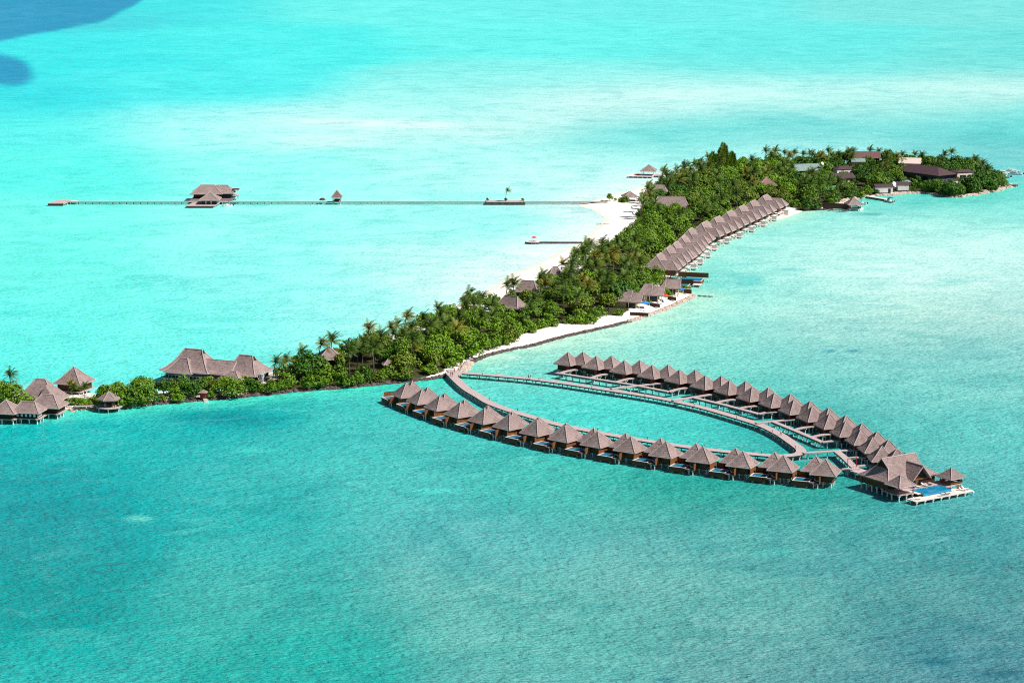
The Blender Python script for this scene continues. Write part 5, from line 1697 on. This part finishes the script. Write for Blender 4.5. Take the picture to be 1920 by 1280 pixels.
person('person in dark clothes walking on the curved walkway, left of a pair', P2(991.2, 710.5, 1.75), 1.752, 1.2, CLOTHB, CLOTHB, group='walkers on the walkway')
person('person in dark top and pale trousers on the curved walkway, right of a pair', P2(995.2, 711.2, 1.75), 1.752, 1.2, CLOTHB, CLOTHW, group='walkers on the walkway')
person('person in red walking at the shore end of the near-row walkway', P2(849, 706, 1.75), 1.75, 2.4, CLOTHR, CLOTHR)
person('person in dark clothes beside the walker in red near the shore', P2(845.5, 705, 1.75), 1.75, 2.4, CLOTHB, CLOTHB)
person('person in red standing at the edge of the timber landing', P2(852, 698, 1.75), 1.75, 0.4, CLOTHR, CLOTHB, stride=0.03)
person('person in white with dark trousers on the walkway near the loop', P2(1464, 816, 1.75), 1.752, 3.4, CLOTHW, CLOTHB)
person('person in white standing under the entrance posts of the big lodge', inl(8.6, 24.2, 0)[:2], 1.93, 0.6, CLOTHW, CLOTHW, stride=0.03)

# ------------------------------------------------------------------ bits and pieces on the pier and the shore
o = thing('shore_kiosk', 'tiny red kiosk with grey roof and white steps on the rocky shore before the restaurant', 'kiosk', (*P2(381, 745, 1.0), 0.7), -0.1)
MB().span(-0.9, 0.9, -0.8, 0.8, 0, 2.2).build('wall', REDPAINT, o)
roof_hip(MB(), 0, 0, 1.5, 1.4, 2.1, 3.1, 0, 0.15, 1.0, 2, 2, 0.02).build('roof', THATCH, o)
st = MB()
for i in range(6):
    st.span(0.2 + i * 0.22, 1.6 + i * 0.22, -1.2 - i * 0.55, -0.8 - i * 0.55, -0.05 - i * 0.14, 0.1 - i * 0.14)
st.build('stair', WHITEP, o)
o = thing('dark_umbrella', 'low dark brown domed umbrella on the long pier, left of its gazebo', 'umbrella', (*P2(604.5, 376.5, 1.6), 1.55))
MB().tube((0, 0, 0), (0, 0, 1.0), 0.06, None, 6).build('pole', BEAM, o)
MB().loft([[(math.cos(i * PI / 6) * r, math.sin(i * PI / 6) * r, z) for i in range(12)] for r, z in ((1.7, 0.5), (1.75, 0.62), (1.4, 1.2), (0.7, 1.6), (0.05, 1.72))]).build('canopy', DARKROOF, o)
for i, (x, y, nm) in enumerate(((1185, 391, 'upper'), (1187, 402, 'lower'))):
    p = P2(x, y, 1.0)
    put_lounger(p[0], p[1], 1.05, 0.4, 'dark lounger on the white beach by the wood edge, %s of two' % nm, 'dark loungers on the white beach', True)
for i, (x, y) in enumerate(((1306, 459.5), (1258, 473.5), (1246, 493))):
    pp = P2(x - 24, y - 0.5, 1.4)
    o = thing('garden_path', 'pale boardwalk stub emerging from the trees behind the long row, %s from its far end' % ORD[i], 'boardwalk', (*pp, 0), 0.05, 'boardwalk stubs behind the long row')
    MB().span(-4, 5, -0.6, 0.6, 2.2, 2.4).build('deck', DECKW, o)
    stilts(o, [(-3.4, 0), (4.4, 0)], 2.2, 0.14)

# ------------------------------------------------------------------ vegetation
def leaf_quad(mb, c, nrm, s, r):
    nrm = nrm.normalized()
    a = nrm.orthogonal().normalized()
    b = nrm.cross(a)
    t = r.uniform(0, 2 * PI)
    u = (a * math.cos(t) + b * math.sin(t)) * s
    v = (b * math.cos(t) - a * math.sin(t)) * s * 0.62
    k = len(mb.v)
    mb.v.extend([tuple(c - u), tuple(c - v + nrm * s * 0.12), tuple(c + u), tuple(c + v + nrm * s * 0.12)])
    mb.f.append((k, k + 1, k + 2, k + 3))

def crown(seed, R, z0, z1, lobes, per, leaf, squash=0.8, inner=0.15, skirt=False):
    """foliage as leaf clumps on several overlapping lobes; R crown radius, z0..z1 its height range"""
    r = random.Random(seed)
    mb = MB()
    H = z1 - z0
    L = []
    for i in range(lobes):
        a = i * 2.4 + r.uniform(-.4, .4)
        q = R * 0.7 * math.sqrt((i + 0.3) / lobes) * r.uniform(0.8, 1.2)
        hz = z0 + H * (0.44 + 0.32 * (1 - (q / (R * 0.7)) ** 2)) * r.uniform(0.72, 1.12)
        rad = R * r.uniform(0.26, 0.44)
        if skirt and i % 2:
            hz = z0 + H * r.uniform(0.18, 0.4)
            q = R * 0.62
        L.append((Vector((math.cos(a) * q, math.sin(a) * q, hz)), rad))
    for c, rad in L:
        # sprays: little tufts over the lobe surface
        n = per
        for k in range(n):
            d = Vector((r.gauss(0, 1), r.gauss(0, 1), r.gauss(0.25, 0.9)))
            if d.length < 1e-3:
                continue
            d.normalize()
            rr = rad * (r.uniform(0.4, 0.85) if r.random() < inner else r.uniform(0.86, 1.12))
            p = c + Vector((d.x * rr, d.y * rr, d.z * rr * squash))
            if p.z < max(0.1, z0 * 0.6):
                continue
            for j in range(3):
                off = Vector((r.gauss(0, .3), r.gauss(0, .3), r.gauss(0, .22))) * leaf * 1.6
                nn = d * 0.9 + Vector((r.gauss(0, .55), r.gauss(0, .55), r.gauss(0.35, .45)))
                leaf_quad(mb, p + off, nn, leaf * r.uniform(0.65, 1.2), r)
    return mb

def trunk_mb(h, r0, lean=0.1, seed=0, limbs=3, spread=1.8):
    r = random.Random(seed)
    mb = MB()
    p = Vector((0, 0, -0.3))
    top = Vector((lean * h, 0.05 * h, h))
    mid = top * 0.5 + Vector((0.1, 0, 0))
    mb.tube(p, mid, r0, r0 * 0.75, 7)
    mb.tube(mid, top, r0 * 0.75, r0 * 0.5, 7)
    for i in range(limbs):
        a = i * 2.1 + r.random()
        mb.tube(mid, mid + Vector((math.cos(a) * spread, math.sin(a) * spread, h * 0.55)), r0 * 0.5, r0 * 0.2, 5)
    return mb

def palm_crown(seed, n=17, L=3.7, h=9.0, lean=0.8, wind=0.5):
    r = random.Random(seed)
    mb = MB()
    base = Vector((lean, 0, h))
    for i in range(n):
        a = i * 2.399 + r.uniform(-.2, .2)
        up = r.uniform(0.5, 1.5) if i > 8 else r.uniform(1.5, 2.4)
        if i > n - 6:
            up = r.uniform(-0.5, 0.3)
        ln = L * r.uniform(0.8, 1.12)
        dirh = Vector((math.cos(a) + wind, math.sin(a) * 0.95, 0))
        if dirh.length < 0.2:
            dirh = Vector((0.3, 0.2, 0))
        dirh = dirh.normalized() * min(1.25, max(0.65, (Vector((math.cos(a) + wind, math.sin(a), 0))).length))
        pts = []
        S = 7
        for k in range(S + 1):
            t = k / S
            x = ln * (t - 0.10 * t * t) / math.sqrt(1 + max(0, up - 0.6) ** 2)
            z = ln * (up * t * 0.75 - (0.30 + 0.26 * up) * t * t)
            pts.append(base + dirh * x + Vector((0, 0, z)))
        side = Vector((-dirh.y, dirh.x, 0)).normalized()
        for k in range(S):
            p, q = pts[k], pts[k + 1]
            for s in (-1, 1):
                for m in range(2):
                    t = (k + m * 0.5) / S
                    w = (0.22 + 0.95 * math.sin(PI * min(1, 0.12 + t * 0.92))) * 0.72 * L / 3.7
                    c = p.lerp(q, m * 0.5)
                    c2 = p.lerp(q, m * 0.5 + 0.42)
                    tip = c2 + side * s * w * r.uniform(.85, 1.1) + (q - p).normalized() * w * 0.55 + Vector((0, 0, -w * r.uniform(0.25, 0.6)))
                    kk = len(mb.v)
                    mb.v.extend([tuple(c), tuple(c2), tuple(tip)])
                    mb.f.append((kk, kk + 1, kk + 2))
    return mb

def palm_trunk(h, lean, seed=0):
    mb = MB()
    pv = Vector((0, 0, -0.3))
    for k in range(1, 6):
        t = k / 5
        p = Vector((lean * t * t, 0, h * t))
        mb.tube(pv, p, 0.22 - 0.09 * (t - 0.2), 0.22 - 0.09 * t, 7)
        pv = p
    return mb

PROTO = {}

def proto(kind, tint, shape):
    """(thing, parts) prepared once for each kind, tint and shape"""
    key = (kind, tint, shape)
    if key in PROTO:
        return PROTO[key]
    mkey = (kind, shape)
    o = bpy.data.objects.new({'broadleaf': 'broadleaf_tree', 'shrub': 'shrub', 'palm': 'palm_tree', 'casuarina': 'casuarina_tree', 'ball': 'clipped_bush'}[kind], None)
    COL.objects.link(o)
    m = PALMLEAF[tint] if kind == 'palm' else LEAF[tint]
    if mkey not in MESH:
        s = 100 + shape * 17
        if kind == 'broadleaf':
            R, z1 = [(5.0, 8.0), (4.4, 8.6), (5.4, 7.4), (4.7, 7.8)][shape]
            c = crown(s, R, 1.0, z1, 17 + shape % 3, 48, 0.40)
            t = trunk_mb(z1 * 0.6, 0.28, 0.06, s)
        elif kind == 'shrub':
            R, z1 = [(3.4, 4.4), (3.0, 3.6), (3.8, 4.9)][shape]
            c = crown(s, R, 0.15, z1, 9, 44, 0.36, 0.85, 0.15, True)
            t = trunk_mb(z1 * 0.5, 0.14, 0.03, s, 3, 1.0)
        elif kind == 'palm':
            h, ln, ww = [(8.6, 0.9, 0.4), (9.8, -0.5, 0.35), (7.6, 0.4, 0.2), (9.0, 1.3, 0.6)][shape]
            c = palm_crown(s, 27 + shape, 4.4, h, ln, ww)
            t = palm_trunk(h, ln)
        elif kind == 'casuarina':
            c = MB()
            r = random.Random(s)
            for k in range(2300):
                tt = r.random() ** 0.75
                z = 2.0 + tt * 14.5
                rad = (1 - tt) ** 0.8 * 4.6 + 0.4
                spire = int(r.random() * 3)
                ox, oy = ((0, 0), (1.7, 0.4), (-1.6, 0.3))[spire]
                zz = z * (1.0, 0.9, 0.82)[spire]
                a = r.uniform(0, 2 * PI)
                q = rad * math.sqrt(r.random()) * (0.75 if spire else 1)
                p = Vector((ox * (1 - tt * .3) + math.cos(a) * q + zz * 0.05, oy + math.sin(a) * q, zz))
                d = Vector((math.cos(a) * 0.6 + 0.25, math.sin(a) * 0.6, 1.0)).normalized()
                e = d.orthogonal().normalized() * 0.16
                kk = len(c.v)
                c.v.extend([tuple(p - e), tuple(p + e), tuple(p + d * r.uniform(0.9, 1.7))])
                c.f.append((kk, kk + 1, kk + 2))
            t = trunk_mb(11, 0.3, 0.05, s, 4, 1.5)
        else:
            c = crown(s, 2.1, 0.3, 4.6, 8, 60, 0.26, 1.0, 0.1)
            t = trunk_mb(2.0, 0.12, 0, s, 0)
        MESH[mkey] = (c, t)
    c, t = MESH[mkey]
    c.build('crown', m, o)
    t.build('trunk', BARK, o)
    PROTO[key] = [tree_of(o), False]
    return PROTO[key]

MESH = {}
TREES = []    # (root, kind, tint, size word, x, y)

def plant(kind, tint, shape, x, y, z, sc, rz, szs=None):
    pr = proto(kind, tint, shape)
    if not pr[1]:
        pr[1] = True
        r = pr[0][0]
        r.location = (x, y, z)
        r.rotation_euler = (0, 0, rz)
        r.scale = (sc, sc, sc)
    else:
        r = dup(pr[0], (x, y, z), rz, '', (sc, sc, sc))
    TREES.append((r, kind, tint, sc, x, y))
    return r

R = random.Random(21)
# clearings round buildings: x, y, radius
CLEAR = []
for c, u, sea in ROWC:
    for k in (-8, -3, 3, 8):
        CLEAR.append((c[0] + u[0] * k, c[1] + u[1] * k, 6.8))
        CLEAR.append((c[0] + u[0] * k + sea[0] * 7, c[1] + u[1] * k + sea[1] * 7, 6.5))
SHOW = []     # roofs that must show over the trees: x, y, half width, z of eaves
def clear_px(x, y, r, z=1.0, show=None):
    p = P2(x, y, z)
    CLEAR.append((p[0], p[1], r))
    if show:
        SHOW.append((p[0], p[1], show[0], show[1]))
for x, y, z, r, hw, ez in ((617, 660, 7.0, 3.0, 2.5, 7.2), (728, 684, 3.0, 2.0, 1, 4.2), (955, 569, 6.5, 4.0, 3.5, 7.6), (990, 538, 6.5, 3.5, 3, 7.8), (1041, 511, 6.0, 2.0, 1, 8.0), (1258, 383, 6.5, 6.0, 7, 8.6),
                           (1231, 357, 6.0, 3.5, 3, 8.0), (1437, 345, 6.5, 4.5, 4, 7.8), (1186, 559.5, 4.5, 7.0, 7, 3.0), (1224, 547, 4.5, 6.5, 6, 3.5), (1249, 534, 4.5, 5.5, 5, 3.5), (1181, 377, 0.9, 5, 4, 3)):
    clear_px(x, y, r, z, (hw, ez))
clear_px(1210, 577, 9); clear_px(1240, 566, 9); clear_px(1270, 553, 9); clear_px(1262, 540, 7)
CLEAR.append((cx, cy, 9))
for k in (-11, -6, 0, 6, 11):
    CLEAR.append((cx + math.cos(ang) * k, cy + math.sin(ang) * k, 8.5))
SHOW.append((cx - 6, cy, 10, 4.2))
for x, y, r, hw, ez in ((1706, 322, 6, 5, 6.5), (1806, 342, 8, 8, 4.6), (1791, 350, 5, 3, 3.6), (1655, 360, 6, 6, 1.0), (1691, 356, 5, 5, 1.0), (1676, 356, 5, 4, 1.5), (1577, 344, 8, 5, 3.0), (1582, 333, 7, 5, 5.4), (1511, 333, 9, 8, 6.0), (1621, 312, 9, 9, 7.0), (1608, 316, 5, 4, 5.6), (1541, 334, 2, 1.5, 7.5), (1694, 349, 5, 4, 2.0)):
    clear_px(x, y, r, 0.9, (hw, ez))
a_, b_ = P(1543, 391, .6), P(1595, 392, .6)
for k in range(6):
    q = a_.lerp(b_, k / 5)
    CLEAR.append((q.x, q.y, 4.5))
clear_px(1305, 430, 7); clear_px(1286, 446, 3)

def height_cap(x, y):
    """trees standing just in front of a roof that shows in the photograph stay lower than its eaves"""
    cap = 99
    for sx, sy, hw, ez in SHOW:
        dy = sy - y
        if abs(x - sx) < hw + 2.0 and 0 < dy < 45:
            cap = min(cap, max(2.0, ez - 0.02 * dy))
    return cap

bb = FOREST_W.min(0), FOREST_W.max(0)
cand = np.stack([rng.uniform(bb[0][0], bb[1][0], 90000), rng.uniform(bb[0][1], bb[1][1], 90000)], 1)
cand = cand[inside(cand, FOREST_W)]
dist_e, edge_i = seg_dist(cand, FOREST_W)
placed = []
cells = {}
def ok(x, y, rad):
    gx, gy = int(x // 8), int(y // 8)
    for i in range(gx - 2, gx + 3):
        for j in range(gy - 2, gy + 3):
            for (a, b, q) in cells.get((i, j), ()):
                if (a - x) ** 2 + (b - y) ** 2 < (0.5 * (rad + q)) ** 2:
                    return False
    return True
lim = {'broadleaf': 262, 'shrub': 150, 'palm': 215}
cnt = {k: 0 for k in lim}
NF = len(FOREST)
for (x, y), de, ei in zip(cand, dist_e, edge_i):
    px, py = to_px(x, y, 1.0)
    south = ei < 50            # edges towards the camera
    if any((x - a) ** 2 + (y - b) ** 2 < q * q for a, b, q in CLEAR):
        continue
    back = (not south) and de < 16
    if px < 1065 or (px < 1215 and py > 492):
        pp = 0.62 if back else (0.15 if (south and de < 9) else 0.50)
    elif py > 425:
        pp = 0.06
    else:
        pp = 0.45 if back else 0.10
    if south and de < 4.2 and px < 1760:
        kind = 'shrub'
    else:
        kind = 'palm' if R.random() < pp else 'broadleaf'
    if (not south) and de < 2.5 and (kind == 'broadleaf' or px < 1000):
        kind = 'shrub'
    rad = {'broadleaf': 8.0, 'shrub': 4.4, 'palm': 5.4}[kind]
    if px > 1480:
        rad *= 1.05
    if cnt[kind] >= lim[kind] or not ok(x, y, rad):
        continue
    cap = height_cap(x, y)
    n1 = math.sin(x * 0.045 + 1.3) + math.sin(y * 0.031 + x * 0.02) + R.gauss(0, 0.55)
    if kind == 'palm':
        sh = R.randrange(4)
        sc = R.uniform(0.85, 1.15)
        hh = (8.6, 9.8, 7.6, 9.0)[sh] + 2.5
        if hh * sc > cap:
            kind = 'shrub'
        else:
            tint = 'yellowing' if R.random() < 0.13 else 'green'
    if kind == 'broadleaf':
        sh = R.randrange(4)
        sc = R.uniform(0.95, 1.3) * (0.88 if de < 6 else 1.0) * (0.96 if px < 1065 else 1.0)
        hh = (8.0, 8.6, 7.4, 7.8)[sh]
        if hh * sc > cap:
            sc = cap / hh
        if sc < 0.55:
            kind = 'shrub'
        else:
            if px > 1480:
                tint = 'dark green' if R.random() < 0.62 else 'mid green'
            elif px > 1060 and 425 < py < 520:
                tint = 'olive green' if n1 > -0.2 else ('bright green' if R.random() < .4 else 'mid green')
            else:
                tint = 'bright green' if n1 > 0.75 else ('dark green' if n1 < -1.1 else ('olive green' if n1 < -0.35 else 'mid green'))
    if kind == 'shrub':
        sh = R.randrange(3)
        sc = R.uniform(0.8, 1.25)
        hh = (4.4, 3.6, 4.9)[sh]
        if hh * sc > cap:
            sc = max(0.45, cap / hh)
        if cnt['shrub'] >= lim['shrub']:
            continue
        tint = 'dark green' if px > 1500 and R.random() < 0.5 else ('mid green' if n1 < 0.2 else 'bright green')
        if px < 800 and R.random() < 0.3:
            tint = 'olive green'
    cnt[kind] += 1
    cells.setdefault((int(x // 8), int(y // 8)), []).append((x, y, rad))
    plant(kind, tint, sh, x, y, 0.85, sc, R.uniform(0, 2 * PI) if kind != 'palm' else R.uniform(-0.5, 0.5))
# undergrowth fills the gaps between the crowns
for (x, y), de in zip(cand, dist_e):
    if cnt['shrub'] >= 258:
        break
    if any((x - a) ** 2 + (y - b) ** 2 < (q * 0.9) ** 2 for a, b, q in CLEAR) or not ok(x, y, 3.0) or height_cap(x, y) < 3.2:
        continue
    px, py = to_px(x, y, 1.0)
    if R.random() < (0.0 if px < 1100 else 0.72):
        continue
    cnt['shrub'] += 1
    cells.setdefault((int(x // 8), int(y // 8)), []).append((x, y, 4.6))
    plant('shrub', R.choice(['mid green', 'mid green', 'bright green', 'olive green', 'dark green']), R.randrange(3), x, y, 0.85, R.uniform(0.8, 1.2) if height_cap(x, y) > 6 else 0.75, R.uniform(0, 6))
print('forest', cnt)

# plants that stand out one by one
for kind, tint, sh, px, py, sc in (
        ('broadleaf', 'mid green', 0, 6, 757, 1.0), ('broadleaf', 'mid green', 2, 22, 748, 0.8), ('palm', 'green', 1, 22, 749, 0.85), ('shrub', 'mid green', 2, 38, 773, 1.35), ('shrub', 'mid green', 0, 55, 773.5, 1.1), ('shrub', 'dark green', 2, 22, 771, 1.4),
        ('palm', 'yellowing', 0, 128, 749, 0.62), ('palm', 'green', 2, 137, 752, 0.62), ('palm', 'green', 2, 158, 750, 0.6), ('shrub', 'bright green', 1, 122, 756, 0.6), ('shrub', 'bright green', 1, 142, 757, 0.65), ('shrub', 'bright green', 0, 154, 761, 0.6), ('shrub', 'bright green', 1, 172, 758, 0.75),
        ('broadleaf', 'mid green', 1, 200, 750, 0.72), ('broadleaf', 'mid green', 3, 222, 752, 0.85), ('shrub', 'dark green', 2, 240, 759, 1.2), ('shrub', 'mid green', 2, 226, 760.5, 1.2), ('broadleaf', 'mid green', 0, 258, 750, 0.9), ('shrub', 'mid green', 2, 262, 757, 1.35), ('shrub', 'dark green', 0, 278, 753, 1.2), ('broadleaf', 'bright green', 1, 268, 742, 0.9),
        ('shrub', 'mid green', 2, 206, 757, 1.2), ('shrub', 'mid green', 0, 190, 757, 0.9),
        ('broadleaf', 'dark green', 2, 306, 741, 0.72), ('broadleaf', 'mid green', 0, 324, 740, 0.66), ('shrub', 'bright green', 0, 330, 746, 0.8), ('shrub', 'bright green', 1, 305, 750, 0.5), ('shrub', 'bright green', 1, 334, 751, 0.7),
        ('broadleaf', 'dark green', 2, 362, 743, 0.72), ('broadleaf', 'mid green', 0, 378, 737, 0.7), ('shrub', 'dark green', 0, 352, 744, 1.1), ('shrub', 'mid green', 2, 341, 739, 1.2), ('shrub', 'mid green', 0, 392, 735, 1.2), ('broadleaf', 'dark green', 3, 345, 735, 0.6), ('palm', 'yellowing', 2, 398, 739, 0.5), ('shrub', 'bright green', 1, 395, 744, 0.6),
        ('broadleaf', 'mid green', 1, 424, 736, 0.78), ('broadleaf', 'mid green', 3, 410, 741, 0.68), ('shrub', 'mid green', 2, 436, 742, 1.15), ('shrub', 'bright green', 2, 458, 731, 0.9), ('shrub', 'dark green', 0, 470, 734, 1.0), ('shrub', 'mid green', 1, 483, 733, 1.0),
        ('palm', 'green', 3, 948, 379, 0.62),
        ('casuarina', 'olive green', 0, 1352, 331, 1.2), ('casuarina', 'mid green', 1, 1333, 338, 1.0), ('casuarina', 'mid green', 0, 1369, 334, 0.95),
        ('ball', 'mid green', 0, 1143, 377, 0.95), ('ball', 'bright green', 1, 1154, 377, 0.45), ('shrub', 'bright green', 1, 1166, 378.5, 0.75), ('shrub', 'mid green', 0, 1173, 380, 0.8), ('shrub', 'bright green', 1, 1129, 379, 0.35),
        ('ball', 'dark green', 0, 914, 377, 0.42), ('ball', 'bright green', 1, 980, 377, 0.45), ('ball', 'dark green', 1, 948.5, 379.5, 0.45),
        ('shrub', 'mid green', 1, 1268, 547, 0.7), ('shrub', 'bright green', 1, 1284, 546, 0.75), ('shrub', 'mid green', 0, 1244, 555, 0.9), ('shrub', 'mid green', 1, 1252, 556, 0.7), ('shrub', 'mid green', 0, 1226, 561, 0.7), ('shrub', 'bright green', 1, 1218, 571, 0.5),
        ('palm', 'green', 0, 1288, 334, 0.85), ('palm', 'green', 2, 1302, 331, 0.9), ('palm', 'yellowing', 0, 1677, 321, 1.0), ('palm', 'green', 1, 1662, 319, 0.95), ('palm', 'green', 2, 1690, 322, 0.8), ('palm', 'green', 0, 1712, 314, 0.9),
        ('palm', 'green', 0, 1555, 317, 0.95), ('palm', 'green', 1, 1573, 317, 0.9), ('palm', 'green', 2, 1587, 317, 1.0), ('palm', 'green', 3, 1518, 318, 0.95), ('palm', 'yellowing', 2, 1440, 337, 0.9),
        ('broadleaf', 'dark green', 2, 1752, 357, 0.85), ('broadleaf', 'dark green', 0, 1768, 360, 0.85), ('broadleaf', 'dark green', 2, 1784, 363, 0.85), ('broadleaf', 'mid green', 0, 1801, 362, 0.62), ('broadleaf', 'dark green', 2, 1818, 359, 1.2), ('broadleaf', 'dark green', 0, 1834, 357, 1.3), ('broadleaf', 'dark green', 2, 1850, 354, 1.35), ('broadleaf', 'dark green', 1, 1866, 350, 1.15),
        ('broadleaf', 'dark green', 1, 1842, 346, 1.2), ('shrub', 'dark green', 2, 1739, 359, 1.1), ('shrub', 'dark green', 0, 1776, 365, 1.3), ('shrub', 'dark green', 2, 1794, 366, 1.3), ('shrub', 'dark green', 2, 1826, 361, 1.3), ('shrub', 'dark green', 0, 1858, 357, 1.3), ('shrub', 'mid green', 2, 1876, 350, 1.2),
        ('broadleaf', 'dark green', 2, 1540, 352, 1.15), ('broadleaf', 'dark green', 0, 1556, 350, 0.95), ('broadleaf', 'mid green', 0, 1735, 318, 1.0), ('broadleaf', 'dark green', 2, 1752, 319, 1.0), ('broadleaf', 'bright green', 1, 1722, 322, 0.75), ('broadleaf', 'mid green', 3, 1768, 322, 0.8), ('broadleaf', 'mid green', 1, 1782, 326, 0.7)):
    x, y = P2(px, py, 0.9)
    z = 0.85
    if kind == 'palm' and px == 948 or kind == 'ball' and px < 1000:
        y = PY + (0.5 if kind == 'palm' else 0)
        z = 1.7
    plant(kind, tint, sh, x, y, z, sc, R.uniform(-0.4, 0.4))

# bare bleached trunks by the shore
for i, (px, py, h, nm) in enumerate(((487, 727, 4.5, 'left'), (493, 727.5, 6.0, 'right'))):
    x, y = P2(px, py, 0.9)
    o = thing('bare_tree', 'leafless bleached trunk on the stony shore right of the restaurant, %s of two' % nm, 'dead tree', (x, y, 0.6), i, 'bare trunks by the restaurant')
    trunk_mb(h, 0.22, 0.05, i, 4, 1.3).build('trunk', WHITEP, o)

# labels: look first, then the nearest landmark, then how near
SHORTA = [(n, x, y) for n, x, y in ANCH]
groups = {}
for r, kind, tint, sc, x, y in TREES:
    n, ax_, ay_ = min(SHORTA, key=lambda q: math.hypot((q[1] - x) * 1.6, (q[2] - y) * 0.7))
    dx, dy = x - ax_, y - ay_
    side = ('right of' if dx > 0 else 'left of') if abs(dx) > abs(dy) * 0.6 else ('behind' if dy > 0 else 'in front of')
    base = {'broadleaf': 7.8, 'shrub': 4.3, 'palm': 9.5, 'casuarina': 16, 'ball': 4}[kind] * sc
    cuts = {'broadleaf': (7.6, 9.2), 'shrub': (3.4, 4.6), 'palm': (8.2, 9.4), 'casuarina': (10, 14), 'ball': (2, 3)}[kind]
    size = 'small' if base < cuts[0] else ('large' if base > cuts[1] else 'medium')
    if kind in ('palm', 'casuarina') and size != 'small':
        size = {'medium': 'medium-height', 'large': 'tall'}[size]
    nm = {'broadleaf': 'broadleaf tree', 'shrub': 'low shrub', 'palm': 'coconut palm', 'casuarina': 'feathery pointed tree', 'ball': 'clipped round bush'}[kind]
    groups.setdefault((size, tint, nm, side, n), []).append((math.hypot(dx, dy), r, kind))
for (size, tint, nm, side, n), lst in groups.items():
    lst.sort(key=lambda q: q[0])
    for i, (_, r, kind) in enumerate(lst):
        lab = '%s %s %s %s the %s' % (size, tint, nm, side, n)
        if len(lst) > 1:
            lab += ', %s nearest' % (ORD[i] if i < 20 else str(i + 1) + 'th') if i else ', nearest'
        tag(r, lab, {'broadleaf': 'tree', 'shrub': 'shrub', 'palm': 'palm tree', 'casuarina': 'tree', 'ball': 'bush'}[kind],
            {'broadleaf': 'broadleaf trees of the island', 'shrub': 'shrubs along the shore and paths', 'palm': 'palms of the island', 'casuarina': 'tall feathery trees', 'ball': 'clipped bushes'}[kind])
for pr in PROTO.values():
    assert pr[1]
